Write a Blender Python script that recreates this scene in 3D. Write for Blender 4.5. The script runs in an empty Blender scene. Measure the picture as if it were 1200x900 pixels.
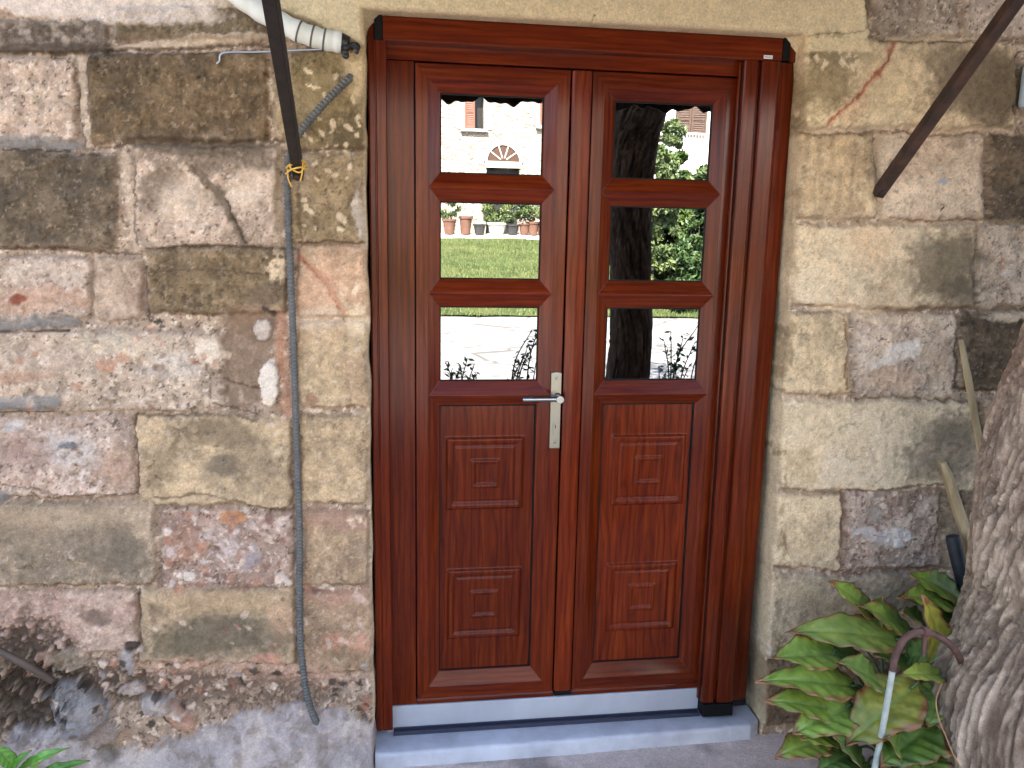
import bpy, bmesh, math, random
import numpy as np
from mathutils import Vector, Matrix

random.seed(7)
rng = np.random.default_rng(11)
S = bpy.context.scene
COL = S.collection

# ------------------------------------------------------------------ camera
F = 918.0                                   # focal length in units of a 1200 px wide frame
RW = np.array([[0.9909161, -0.00556201, 0.13436647],
               [-0.13317537, -0.17950178, 0.97470171],
               [0.01869772, -0.98374192, -0.17861193]])   # camera (right, down, forward) -> world
CP = np.array([-0.03183155, -2.28714213, 1.65269729])
cam_d = bpy.data.cameras.new('camera')
cam = bpy.data.objects.new('camera', cam_d)
COL.objects.link(cam)
cam_d.sensor_width = 36.0
cam_d.lens = F / 1200 * 36
cam_d.clip_start = 0.05
cam_d.clip_end = 6000
m = Matrix.Identity(4)
for r in range(3):
    m[r][0] = RW[r][0]; m[r][1] = -RW[r][1]; m[r][2] = -RW[r][2]; m[r][3] = CP[r]
cam.matrix_world = m
S.camera = cam

# ------------------------------------------------------------------ sky, sun, exposure
SUN_EL, SUN_ROT = math.radians(48), math.radians(-18)
w = bpy.data.worlds.new('World'); S.world = w; w.use_nodes = True
nt = w.node_tree
bg = nt.nodes['Background']
sky = nt.nodes.new('ShaderNodeTexSky'); sky.sky_type = 'NISHITA'
sky.sun_disc = False; sky.sun_elevation = SUN_EL; sky.sun_rotation = SUN_ROT
sky.air_density = 1.0; sky.dust_density = 1.6; sky.ozone_density = 1.0
nt.links.new(sky.outputs[0], bg.inputs[0]); bg.inputs[1].default_value = 0.07
sd = bpy.data.lights.new('sun', 'SUN'); sd.energy = 5.0; sd.angle = math.radians(0.5); sd.color = (1.0, 0.93, 0.82)
so = bpy.data.objects.new('sun', sd); COL.objects.link(so)
sv = Vector((math.sin(SUN_ROT) * math.cos(SUN_EL), math.cos(SUN_ROT) * math.cos(SUN_EL), math.sin(SUN_EL)))
so.rotation_euler = sv.to_track_quat('Z', 'Y').to_euler(); so.location = (0, 6, 9)
S.view_settings.view_transform = 'Standard'; S.view_settings.look = 'None'
S.view_settings.gamma = 1.0; S.view_settings.use_curve_mapping = False
S.view_settings.exposure = 3.75
KEXP = 1.0                                   # photo value (linear) / albedo used when converting seen colours

# ------------------------------------------------------------------ helpers
def dirw(u, v):
    return RW @ np.array([u - 600.0, v - 450.0, F])
def P(u, v, y=0.0):                          # point on the upright plane at depth y seen at photo position (u, v)
    d = dirw(u, v); return Vector(CP + d * (y - CP[1]) / d[1])
GLY = 0.115                                  # glass plane
def R(u, v, y):                              # point at depth y whose mirror image in the glass is seen at (u, v)
    p = P(u, v, 2 * GLY - y); return Vector((p.x, y, p.z))
def lin(c):
    c = np.asarray(c, float) / 255.0
    return np.where(c <= 0.04045, c / 12.92, ((c + 0.055) / 1.055) ** 2.4)
def alb(c, k=None):
    return tuple(np.clip(lin(c) / (k or KEXP), 0.003, 0.85))

def hash2(ix, iy, seed):
    h = (ix.astype(np.int64) * 374761393 + iy.astype(np.int64) * 668265263 + seed * 974711) & 0xFFFFFFFF
    h = ((h ^ (h >> 13)) * 1274126177) & 0xFFFFFFFF
    h = h ^ (h >> 16)
    return (h & 0xFFFFFF) / float(0xFFFFFF)
def vnoise(x, y, seed=0):
    ix = np.floor(x); iy = np.floor(y); fx = x - ix; fy = y - iy
    fx = fx * fx * fx * (fx * (fx * 6 - 15) + 10); fy = fy * fy * fy * (fy * (fy * 6 - 15) + 10)
    a = hash2(ix, iy, seed); b = hash2(ix + 1, iy, seed); c = hash2(ix, iy + 1, seed); d = hash2(ix + 1, iy + 1, seed)
    return (a * (1 - fx) + b * fx) * (1 - fy) + (c * (1 - fx) + d * fx) * fy
def fbm(x, y, scale, oct=4, seed=0, gain=0.5):
    t = 0; a = 1.0; s = 0; x = x * scale; y = y * scale
    for o in range(oct):
        t = t + a * vnoise(x + 17.3 * o, y - 9.1 * o, seed + o * 7); s += a
        x = x * 2.03 + y * 0.11; y = y * 2.03 - x * 0.05; a *= gain
    return t / s                              # 0..1, mean 0.5
def sstep(a, b, x):
    t = np.clip((x - a) / (b - a), 0, 1); return t * t * (3 - 2 * t)

class MB:
    def __init__(self): self.v = []; self.f = []
    def add(self, vs, fs):
        n = len(self.v); self.v += [tuple(p) for p in vs]; self.f += [tuple(i + n for i in f) for f in fs]
    def box(self, x0, x1, y0, y1, z0, z1):
        self.add([(x0,y0,z0),(x1,y0,z0),(x1,y1,z0),(x0,y1,z0),(x0,y0,z1),(x1,y0,z1),(x1,y1,z1),(x0,y1,z1)],
                 [(0,3,2,1),(4,5,6,7),(0,1,5,4),(1,2,6,5),(2,3,7,6),(3,0,4,7)])
    def prism(self, pts, axis, a, b):         # closed outline extruded along an axis
        n = len(pts)
        def mk(p, t):
            if axis == 'z': return (p[0], p[1], t)
            if axis == 'y': return (p[0], t, p[1])
            return (t, p[0], p[1])
        self.add([mk(p, a) for p in pts] + [mk(p, b) for p in pts],
                 [tuple(range(n))[::-1], tuple(range(n, 2 * n))] + [(i, (i+1) % n, n + (i+1) % n, n + i) for i in range(n)])
    def tube(self, path, rad, seg=10, cap=True, squash=1.0):
        path = [Vector(p) for p in path]; n = len(path)
        if not hasattr(rad, '__len__'): rad = [rad] * n
        up = None; rings = []
        for i, p in enumerate(path):
            t = (path[min(i+1, n-1)] - path[max(i-1, 0)]).normalized()
            if up is None:
                up = Vector((0, 0, 1)) if abs(t.z) < 0.9 else Vector((0, 1, 0))
            a = t.cross(up).normalized(); b = a.cross(t).normalized(); up = b
            rings.append([p + (a * math.cos(q) + b * math.sin(q) * squash) * rad[i] for q in [2*math.pi*k/seg for k in range(seg)]])
        vs = [v for r_ in rings for v in r_]; fs = []
        for i in range(n - 1):
            for k in range(seg):
                fs.append((i*seg+k, i*seg+(k+1) % seg, (i+1)*seg+(k+1) % seg, (i+1)*seg+k))
        if cap: fs += [tuple(range(seg))[::-1], tuple(range((n-1)*seg, n*seg))]
        self.add(vs, fs)
    def lathe(self, prof, c, seg=24, axis='z'):
        vs = []; fs = []; n = len(prof)
        for k in range(seg):
            q = 2*math.pi*k/seg
            for r_, h in prof:
                if axis == 'z': vs.append((c[0]+r_*math.cos(q), c[1]+r_*math.sin(q), c[2]+h))
                else: vs.append((c[0]+r_*math.cos(q), c[1]+h, c[2]+r_*math.sin(q)))
        for k in range(seg):
            for i in range(n-1):
                a = k*n+i; b = ((k+1) % seg)*n+i
                fs.append((a, b, b+1, a+1))
        self.add(vs, fs)
    def build(self, name, mat, parent=None, smooth=None, bevel=None, merge=False):
        me = bpy.data.meshes.new(name); me.from_pydata(self.v, [], self.f)
        return link(name, me, mat, parent, smooth, bevel, merge)
def link(name, me, mat, parent=None, smooth=None, bevel=None, merge=False, fixn=True):
    if fixn or merge:
        bm = bmesh.new(); bm.from_mesh(me)
        if merge: bmesh.ops.remove_doubles(bm, verts=bm.verts, dist=1e-5)
        bmesh.ops.recalc_face_normals(bm, faces=bm.faces); bm.to_mesh(me); bm.free()
    o = bpy.data.objects.new(name, me); COL.objects.link(o)
    if mat: me.materials.append(mat)
    if smooth is not None:
        me.polygons.foreach_set('use_smooth', [True] * len(me.polygons))
        if smooth: me.set_sharp_from_angle(angle=math.radians(smooth))
    if bevel:
        b = o.modifiers.new('bevel', 'BEVEL'); b.width = bevel; b.segments = 2; b.limit_method = 'ANGLE'; b.angle_limit = math.radians(20)
        b.harden_normals = False
    if parent: o.parent = parent; o.matrix_parent_inverse = parent.matrix_world.inverted()
    return o
def grid_mesh(name, X, Y, Z, colors=None, keep=None):   # 2-D arrays -> mesh
    n, k = X.shape
    co = np.stack([X, Y, Z], -1).reshape(-1, 3)
    idx = np.arange(n * k).reshape(n, k)
    q = np.stack([idx[:-1, :-1], idx[1:, :-1], idx[1:, 1:], idx[:-1, 1:]], -1).reshape(-1, 4)
    if keep is not None:
        kk = keep.reshape(-1)
        q = q[kk[q].all(1)]
        used = np.zeros(n * k, bool); used[q.reshape(-1)] = True
        remap = np.cumsum(used) - 1
        q = remap[q]; co = co[used]
    else: used = np.ones(n * k, bool)
    me = bpy.data.meshes.new(name)
    me.vertices.add(len(co)); me.vertices.foreach_set('co', co.astype(np.float32).reshape(-1))
    me.loops.add(len(q) * 4); me.loops.foreach_set('vertex_index', q.astype(np.int32).reshape(-1))
    me.polygons.add(len(q)); me.polygons.foreach_set('loop_start', np.arange(0, len(q) * 4, 4, dtype=np.int32))
    me.polygons.foreach_set('use_smooth', np.ones(len(q), bool))
    if colors is not None:
        c = np.ones((n * k, 4), np.float32); c[:, :3] = colors.reshape(-1, 3)
        at = me.color_attributes.new('Col', 'FLOAT_COLOR', 'POINT')
        at.data.foreach_set('color', c[used].reshape(-1))
    me.update(calc_edges=True); me.validate()
    return me
def thing(name, label, cat, loc=(0, 0, 0), group=None, parent=None):
    o = bpy.data.objects.new(name, None); COL.objects.link(o); o.location = loc; o.empty_display_size = 0.1
    o.matrix_world = Matrix.Translation(loc)
    return tag(o, label, cat, group)
def tag(o, label=None, cat=None, group=None, kind=None):
    if label: o['label'] = label
    if cat: o['category'] = cat
    if group: o['group'] = group
    if kind: o['kind'] = kind
    return o

# ------------------------------------------------------------------ materials
def mat(name, color=(0.5, 0.5, 0.5), rough=0.6, metal=0.0, spec=0.5):
    M = bpy.data.materials.new(name); M.use_nodes = True
    b = M.node_tree.nodes['Principled BSDF']
    b.inputs['Base Color'].default_value = (*color, 1); b.inputs['Roughness'].default_value = rough
    b.inputs['Metallic'].default_value = metal; b.inputs['Specular IOR Level'].default_value = spec
    return M
class NT:
    def __init__(s, M): s.t = M.node_tree; s.b = s.t.nodes['Principled BSDF']
    def n(s, typ, **kw):
        nd = s.t.nodes.new(typ)
        for k, v in kw.items():
            if k.startswith('i_'): nd.inputs[k[2:].replace('_', ' ')].default_value = v
            else: setattr(nd, k, v)
        return nd
    def l(s, a, b): s.t.links.new(a, b)
    def pos(s, scale=(1, 1, 1)):
        g = s.n('ShaderNodeNewGeometry'); mp = s.n('ShaderNodeMapping'); mp.inputs['Scale'].default_value = scale
        s.l(g.outputs['Position'], mp.inputs['Vector']); return mp.outputs[0]
    def obj(s, scale=(1, 1, 1)):
        g = s.n('ShaderNodeTexCoord'); mp = s.n('ShaderNodeMapping'); mp.inputs['Scale'].default_value = scale
        s.l(g.outputs['Object'], mp.inputs['Vector']); return mp.outputs[0]
    def noise(s, vec, scale, detail=4, rough=0.55, dist=0.0):
        nd = s.n('ShaderNodeTexNoise'); nd.inputs['Scale'].default_value = scale; nd.inputs['Detail'].default_value = detail
        nd.inputs['Roughness'].default_value = rough; nd.inputs['Distortion'].default_value = dist
        s.l(vec, nd.inputs['Vector']); return nd.outputs['Fac']
    def ramp(s, fac, stops):
        nd = s.n('ShaderNodeValToRGB'); e = nd.color_ramp.elements
        while len(e) < len(stops): e.new(0.5)
        for el, (p, c) in zip(e, stops):
            el.position = p; el.color = (*c, 1) if hasattr(c, '__len__') else (c, c, c, 1)
        s.l(fac, nd.inputs[0]); return nd.outputs[0]
    def mix(s, a, b, fac, mode='MIX'):
        nd = s.n('ShaderNodeMix', data_type='RGBA', blend_type=mode)
        for sock, val in ((nd.inputs[6], a), (nd.inputs[7], b), (nd.inputs[0], fac)):
            if hasattr(val, 'is_linked'): s.l(val, sock)
            elif not hasattr(val, '__len__'): sock.default_value = val
            else: sock.default_value = (*val, 1) if len(val) == 3 else val
        return nd.outputs[2]
    def bump(s, h, strength=0.3, dist=0.002):
        nd = s.n('ShaderNodeBump'); nd.inputs['Strength'].default_value = strength; nd.inputs['Distance'].default_value = dist
        s.l(h, nd.inputs['Height']); s.l(nd.outputs[0], s.b.inputs['Normal']); return nd
    def base(s, c): s.l(c, s.b.inputs['Base Color'])

def stone_mat(name):
    M = mat(name, rough=0.92, spec=0.25); t = NT(M)
    at = t.n('ShaderNodeVertexColor', layer_name='Col')
    p = t.pos()
    f1 = t.ramp(t.noise(p, 160, 5, 0.7), [(0.25, 0.70), (0.5, 1.02), (0.76, 1.28)])
    f2 = t.ramp(t.noise(p, 42, 4, 0.6), [(0.2, 0.78), (0.5, 1.0), (0.8, 1.2)])
    c = t.mix(at.outputs[0], f1, 1.0, 'MULTIPLY'); c = t.mix(c, f2, 0.8, 'MULTIPLY')
    pits = t.ramp(t.noise(p, 330, 2, 0.5), [(0.28, 0.0), (0.36, 1.0)])
    c = t.mix(c, pits, 0.35, 'MULTIPLY')  # pits darkened in the colour, as the bump barely shows in even light
    t.base(c)
    h = t.noise(p, 200, 6, 0.75); t.bump(h, 0.9, 0.006)
    return M
M_STONE = stone_mat('weathered_stone')

def wood_mat(name, horiz=False, panel=False):
    M = mat(name, rough=0.2, spec=0.2); t = NT(M)
    s = (1, 1, 0.045) if not horiz else (0.045, 1, 1)
    p = t.pos(s); q = t.pos((1, 1, 0.16) if not horiz else (0.16, 1, 1))
    fine = t.noise(p, 420, 3, 0.6)
    mid = t.noise(p, 75, 4, 0.6, 0.3)
    wv = t.n('ShaderNodeTexWave', wave_type='RINGS' if panel else 'BANDS', bands_direction='X' if not horiz else 'Z') if not panel else t.n('ShaderNodeTexWave', wave_type='BANDS', bands_direction='X')
    wv.inputs['Scale'].default_value = 16 if not panel else 13; wv.inputs['Distortion'].default_value = 13.0 if panel else 6
    wv.inputs['Detail'].default_value = 2.5; wv.inputs['Detail Scale'].default_value = 1.3 if panel else 1.6; wv.inputs['Detail Roughness'].default_value = 0.55
    t.l(q, wv.inputs['Vector'])
    base = t.ramp(mid, [(0.25, alb((84, 25, 4), 1.35)), (0.5, alb((106, 37, 8), 1.35)), (0.75, alb((128, 51, 15), 1.35))])
    dk = t.ramp(fine, [(0.3, 0.68), (0.55, 1.0)])
    c = t.mix(base, dk, 0.55, 'MULTIPLY')
    rg = t.ramp(wv.outputs['Fac'], [(0.0, 0.62), (0.3, 0.93), (1.0, 1.08)])
    c = t.mix(c, rg, 0.75 if panel else 0.6, 'MULTIPLY')
    oi = t.n('ShaderNodeObjectInfo'); c = t.mix(c, t.ramp(oi.outputs['Random'], [(0, (.84, .84, .84)), (1, (1.12, 1.08, 1.06))]), 1.0, 'MULTIPLY')
    c = t.mix(c, t.ramp(t.noise(t.pos((1, 1, .5)), 3.5, 4, .6), [(.3, .86), (.7, 1.1)]), 1.0, 'MULTIPLY')
    t.base(c)
    t.bump(fine, 0.12, 0.0006)
    r = t.ramp(t.noise(t.pos(), 9, 3), [(0.3, 0.17), (0.7, 0.21)]); t.l(r, t.b.inputs['Roughness'])
    return M
M_WV = wood_mat('mahogany_foil_upright'); M_WH = wood_mat('mahogany_foil_level', True); M_WP = wood_mat('mahogany_foil_panel', panel=True)
M_BLACK = mat('black_rubber', (0.004, 0.004, 0.004), 0.6, 0, .15)
M_GLASS = mat('mirrored_glass', (0.33, 0.335, 0.34), 0.004, 1.0)
t = NT(M_GLASS); t.bump(t.noise(t.pos(), 2.2, 2), .02, .02); t.l(t.ramp(t.noise(t.pos((1, 1, .4)), 60, 4, .7), [(.45, .002), (.8, .02)]), t.b.inputs['Roughness'])
M_STEEL = mat('brushed_steel', (0.30, 0.28, 0.235), 0.36, 1.0)
M_CHROME = mat('polished_steel', (0.30, 0.30, 0.30), 0.2, 1.0)

def noisy_mat(name, c0, c1, scale, rough=0.8, bump=0.3, bscale=None, bdist=0.003, metal=0, stretch=(1, 1, 1), spec=0.4):
    M = mat(name, c0, rough, metal, spec); t = NT(M); p = t.pos(stretch)
    f = t.noise(p, scale, 5, 0.62)
    t.base(t.ramp(f, [(0.32, c0), (0.68, c1)]))
    if bump: t.bump(t.noise(p, bscale or scale * 3, 5, 0.65), bump, bdist)
    return M

# ------------------------------------------------------------------ STONE WALL (the near house)
XL, XR, ZT = -0.137, 1.142, 2.262            # door opening
def axis(lo, flo, fhi, hi, st, must=()):
    a = list(np.arange(flo, fhi + st / 2, st)); s = st; x = fhi
    while x < hi: s = min(s * 1.12, 0.09); x += s; a.append(min(x, hi))
    s = st; x = flo; b = []
    while x > lo: s = min(s * 1.12, 0.09); x -= s; b.append(max(x, lo))
    a = np.array(sorted(b + a))
    for q in must:
        i = np.argmin(abs(a - q)); a[i] = q
    return np.unique(a)
ax = axis(-5.0, -1.55, 2.45, 6.0, 0.004, (XL, XR)); az = axis(0.0, 0.0, 2.62, 5.6, 0.004, (ZT,))
GX, GZ = np.meshgrid(ax, az, indexing='ij')
dl = GX - XL; dr = XR - GX; dt = ZT - GZ
inside = np.minimum(np.minimum(dl, dr), dt)   # > 0 inside the opening
depth = np.clip(inside, 0, None)
DMAX = 0.13
PX, PZ = GX.copy(), GZ.copy()
isl = (inside > 0) & (dl <= dr) & (dl <= dt); isr = (inside > 0) & (dr < dl) & (dr <= dt); ist = (inside > 0) & ~isl & ~isr
PX[isl] = XL; PX[isr] = XR; PZ[ist] = ZT
# photo position of every wall vertex (only to place stones where the photo has them)
def proj(x, y, z):
    d = np.stack([x - CP[0], y - CP[1], z - CP[2]], 0)
    c = np.tensordot(RW.T, d, 1)
    return 600 + F * c[0] / c[2], 450 + F * c[1] / c[2]
U, V = proj(PX, np.zeros_like(PX), PZ)
SX = GX; SZ = GZ                              # metric coordinates for the noise
n1 = fbm(SX, SZ, 7, 4, 1) - 0.5; n2 = fbm(SX, SZ, 7, 4, 2) - 0.5
n3 = fbm(SX, SZ, 40, 3, 3) - 0.5; n4 = fbm(SX, SZ, 40, 3, 4) - 0.5
n5 = fbm(SX, SZ, 90, 3, 61) - .5; n6 = fbm(SX, SZ, 90, 3, 62) - .5
UW = U + 11 * n1 + 5 * n3 + 4 * n5; VW = V + 11 * n2 + 5 * n4 + 4 * n6
nb = fbm(SX, SZ, 3.0, 4, 5); nm = fbm(SX, SZ, 14, 5, 6); nf = fbm(SX, SZ, 70, 4, 8); nf2 = fbm(SX, SZ, 95, 3, 9); npat = fbm(SX, SZ, 24, 5, 12, 0.6)
nf3 = fbm(SX, SZ, 150, 3, 18, .6); nf4 = fbm(SX, SZ, 110, 3, 19, .6)
nstr = fbm(SX * 1.0, SZ * 0.16, 55, 4, 15)   # upright streaks
LIGHT = np.array([0.845, 1.0, 1.19])          # tint of the open shade the wall colours were read in
def A(c, ds=0.28):
    l_ = lin(c); y_ = l_ @ np.array([.2126, .7152, .0722])
    if ds == .28 and y_ < .16: ds = .12
    return (l_ + (y_ - l_) * ds) / LIGHT / KEXP
def mixc(C, c, mk): C += (np.asarray(c) - C) * mk[..., None]
# mortar ground coat
C = np.empty(GX.shape + (3,)); C[:] = A((158, 138, 118))
mixc(C, A((178, 160, 140)), sstep(0.48, 0.66, npat) * .8); mixc(C, A((142, 118, 100)), sstep(0.52, 0.68, nm) * 0.8)
mixc(C, A((150, 138, 132)), sstep(0.5, 0.7, nb) * 0.5)
mixc(C, A((214, 202, 186)), sstep(0.66, 0.685, nf) * 0.7); mixc(C, A((60, 50, 42)), sstep(.70, .72, nf4) * .8)
mixc(C, A((92, 78, 66)), sstep(0.66, 0.74, nf2) * 0.7)
Hh = -0.004 + 0.010 * (nm - 0.5) + 0.006 * (nf - 0.5) + 0.004 * (npat - 0.5)

PINK, PALE, OLIVE, DARK, TAN, CREAM, MAUVE, ROSE = (166, 147, 130), (180, 164, 144), (106, 90, 66), (96, 84, 70), (174, 156, 124), (208, 194, 162), (164, 144, 130), (178, 146, 122)
# (u0, v0, u1, v1, colour, patch colour, patch amount, relief in mm, streak)
ST = [
 # left of the door
 (-20, 24, 128, 64, (100, 90, 80), (150, 138, 124), .5, 5, 0), (136, 8, 318, 46, (98, 86, 62), (130, 116, 90), .4, 7, 0),
 (-8, 68, 92, 166, PINK, (188, 170, 152), .5, 7, 0), (104, 62, 312, 166, OLIVE, (84, 72, 52), .6, 11, .5),
 (-10, 178, 138, 292, (100, 89, 72), (78, 70, 58), .6, 9, .2), (157, 172, 326, 290, PINK, (180, 162, 146), .5, 6, 0),
 (318, 60, 334, 166, (168, 148, 110), (140, 122, 88), .5, 4, .3),
 (336, 55, 428, 176, (140, 124, 84), (104, 92, 60), .6, 6, .3), (336, 180, 428, 286, (128, 110, 74), (160, 140, 100), .55, 6, .2),
 (-6, 300, 110, 374, (164, 145, 130), (182, 166, 150), .5, 6, 0), (113, 300, 168, 376, (172, 152, 132), (150, 130, 110), .5, 5, 0),
 (171, 290, 336, 368, (134, 114, 82), (104, 90, 66), .55, 8, .1), (346, 288, 430, 370, (186, 150, 116), (168, 144, 110), .5, 5, 0),
 (-6, 388, 266, 482, (170, 152, 134), (184, 168, 150), .55, 4, 0), (348, 374, 430, 476, (182, 160, 120), (170, 142, 108), .5, 5, .5),
 (-6, 484, 158, 582, (166, 144, 130), (176, 158, 148), .55, 4, 0), (161, 486, 342, 592, (178, 157, 120), (146, 130, 102), .5, 9, .1), (350, 484, 431, 592, (180, 158, 118), (160, 138, 104), .4, 6, .4),
 (-6, 587, 182, 686, (154, 137, 114), (130, 118, 100), .6, 8, .1), (187, 594, 344, 690, (160, 136, 124), (140, 116, 104), .6, 3, 0), (354, 600, 434, 686, (172, 146, 112), (150, 126, 100), .5, 5, .2),
 (-6, 692, 162, 764, (164, 136, 124), (186, 164, 150), .5, 3, 0), (166, 688, 348, 776, (164, 143, 110), (134, 120, 96), .4, 10, .1), (352, 692, 436, 788, (166, 138, 108), (142, 120, 94), .5, 5, .2),
 # right of the door
 (1022, -20, 1122, 44, (150, 140, 128), (176, 168, 156), .5, 6, 0), (1126, -20, 1230, 46, (168, 158, 148), (190, 180, 170), .5, 6, 0),
 (938, 48, 1189, 152, (198, 182, 146), (180, 162, 126), .5, 10, .2), (932, 157, 1027, 256, (166, 146, 110), (188, 170, 134), .5, 8, .9), (1031, 158, 1150, 258, (186, 168, 146), (204, 190, 170), .5, 4, 0), (1153, 160, 1262, 262, (104, 92, 76), (84, 74, 62), .5, 9, .1),
 (926, 262, 1140, 360, CREAM, (190, 170, 134), .5, 10, .1), (1142, 264, 1260, 358, (186, 168, 150), (204, 190, 174), .5, 6, .1),
 (916, 368, 994, 462, (196, 178, 140), (180, 162, 124), .5, 6, .6), (997, 366, 1118, 466, (178, 162, 148), (190, 176, 160), .6, 4, .2), (1121, 364, 1240, 458, (98, 86, 70), (80, 70, 58), .6, 9, .1),
 (908, 468, 1146, 574, (206, 192, 160), (212, 199, 172), .5, 11, .1), (1150, 464, 1260, 570, (160, 144, 120), (130, 116, 96), .5, 6, .1),
 (898, 577, 985, 668, (206, 190, 154), (190, 172, 136), .5, 7, .1), (988, 572, 1102, 668, (162, 140, 128), (184, 168, 158), .6, 3, 0), (1104, 574, 1240, 668, (140, 126, 104), (120, 106, 88), .5, 6, .1),
 (886, 674, 1100, 770, (190, 172, 138), (170, 152, 122), .5, 8, .1), (1104, 674, 1260, 770, (120, 106, 86), (104, 92, 76), .5, 6, .1),
 (880, 776, 1040, 850, (134, 112, 88), (108, 90, 72), .5, 6, 0), (1046, 776, 1240, 860, (120, 104, 84), (100, 86, 70), .5, 6, 0),
]
# the courses run on beyond the photograph
rr = random.Random(3)
rowsL = [(68, 166), (178, 292), (300, 376), (388, 482), (486, 582), (588, 686), (692, 776), (782, 850)]
pal = [PINK, OLIVE, (100, 89, 72), (176, 156, 136), TAN, (142, 124, 100), (164, 140, 124)]
for (a, b) in rowsL:
    x = -12
    while x > -2500:
        wd = rr.uniform(90, 260); c = rr.choice(pal); ST.append((x - wd, a + rr.uniform(-3, 3), x - 4, b + rr.uniform(-3, 3), c, (lambda q: tuple(int(k * q) for k in c))(rr.uniform(.8, 1.12)), .5, rr.uniform(4, 10), rr.uniform(0, .4))); x -= wd + 2
for (a, b) in [(48, 152), (158, 260), (264, 360), (366, 462), (468, 574), (577, 668), (674, 770), (776, 860)]:
    x = 1262
    while x < 3600:
        wd = rr.uniform(110, 280); c = rr.choice(pal); ST.append((x, a, x + wd, b, c, (lambda q: tuple(int(k * q) for k in c))(rr.uniform(.8, 1.12)), .5, rr.uniform(4, 10), rr.uniform(0, .4))); x += wd + 4
b = -8
while b > -2000:
    hgt = rr.uniform(80, 115); x = -2000
    while x < 3600:
        wd = rr.uniform(110, 280); c = rr.choice(pal)
        if not (320 < x + wd and x < 1022 and b > -90):
            ST.append((x, b - hgt, x + wd, b, c, (lambda q: tuple(int(k * q) for k in c))(rr.uniform(.8, 1.12)), .5, rr.uniform(4, 10), 0))
        x += wd + 5
    b -= hgt + 5
stone_any = np.zeros(GX.shape)
for i, (u0, v0, u1, v1, c, c2, am, hh, stk) in enumerate(ST):
    pad = 25
    sel = np.where((U > u0 - pad) & (U < u1 + pad) & (V > v0 - pad) & (V < v1 + pad))
    if len(sel[0]) == 0: continue
    uu, vv_ = UW[sel], VW[sel]
    rad = 6.0
    qx = np.abs(uu - (u0 + u1) / 2) - (u1 - u0) / 2 + rad; qy = np.abs(vv_ - (v0 + v1) / 2) - (v1 - v0) / 2 + rad
    sdv = np.hypot(np.maximum(qx, 0), np.maximum(qy, 0)) + np.minimum(np.maximum(qx, qy), 0) - rad
    sw = 1.5 + 5.0 * ((i * 37) % 11) / 11.0
    mk = sstep(sw, -sw, sdv + 3.0 * (nf[sel] - .5)) * (0.97 - 0.25 * sstep(.58, .7, npat[sel]) * sstep(-22, 0, sdv))
    x, z = SX[sel], SZ[sel]
    off = i * 13.7
    pa = fbm(x + off, z, 11, 5, 20 + i % 5, .58); pb = fbm(x, z + off, 30, 4, 30 + i % 5)
    col = np.empty((len(x), 3)); col[:] = A(c)
    mixc(col, A(c2), sstep(0.42, 0.64, pa) * am * 1.4 if am < .6 else sstep(0.42, 0.64, pa) * .9)
    pc = fbm(x - off, z + off, 5, 3, 50 + i % 7)
    col *= (1 + 0.55 * (pb - 0.5) + 0.42 * (nf[sel] - 0.5) + 0.42 * (nf3[sel] - .5) + 0.45 * (pc - .5) + (0.8 * (nstr[sel] - 0.5) * stk))[:, None]
    mixc(col, A((64, 54, 44)), sstep(.66, .73, nf3[sel]) * .22); mixc(col, A((196, 182, 164)), sstep(.70, .76, nf2[sel]) * .16)
    # crisp flakes, pits and hairline cracks
    gr_ = .38 if (c[0] - c[2] > 36 and sum(c) > 380) else 1.0
    fl = fbm(x + 3, z - off, 20, 6, 70 + i % 4, .62)
    mixc(col, col * 1.16, sstep(.535, .55, fl) * .75 * gr_); mixc(col, col * .80, sstep(.43, .415, fl) * .75 * gr_)
    ck = np.abs(fbm(x - off, z, 6, 5, 80 + i % 3, .55) - .5)
    ckm = sstep(.007, .002, ck) * sstep(.5, .6, pa); mixc(col, col * .5, ckm * .8)
    if sum(c) > 380:
        mixc(col, A((222, 212, 198)), sstep(.695, .715, nf2[sel]) * .5 * gr_); mixc(col, A((70, 56, 46)), sstep(.715, .73, nf4[sel]) * .75 * gr_)
    else:
        mixc(col, A((60, 52, 44)), sstep(.66, .69, nf4[sel]) * .5); mixc(col, A((160, 144, 122)), sstep(.72, .75, nf2[sel]) * .16)
    # worn, dirty arris
    edge = sstep(-9, 0, sdv) * sstep(0.4, 0.62, pb)
    mixc(col, A((120, 104, 86)) if sum(c) > 380 else A((150, 134, 114)), edge * 0.45)
    Cs = C[sel]; Cs += (col - Cs) * mk[:, None]; C[sel] = Cs
    hs = hh * 0.001 * (1 + 0.5 * (pa - 0.5)) + 0.007 * (pa - 0.5) + 0.0035 * (nf[sel] - 0.5) + 0.004 * (pb - 0.5)
    hs += .0035 * gr_ * (sstep(.535, .56, fl) - sstep(.43, .41, fl)) - .004 * ckm + .004; prof = sstep(2.0, -4.5, sdv)
    Hs = Hh[sel]; Hh[sel] = Hs + (hs - Hs) * prof
    stone_any[sel] = np.maximum(stone_any[sel], mk)
    # hairline joint
    jl = np.exp(-(sdv / 1.3) ** 2) * sstep(0.5, 0.6, fbm(x - off, z, 9, 3, 44))
    Cs = C[sel]; Cs += (A((96, 80, 66)) - Cs) * (jl * 0.42)[:, None]; C[sel] = Cs
    Hh[sel] -= jl * 0.004

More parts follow.
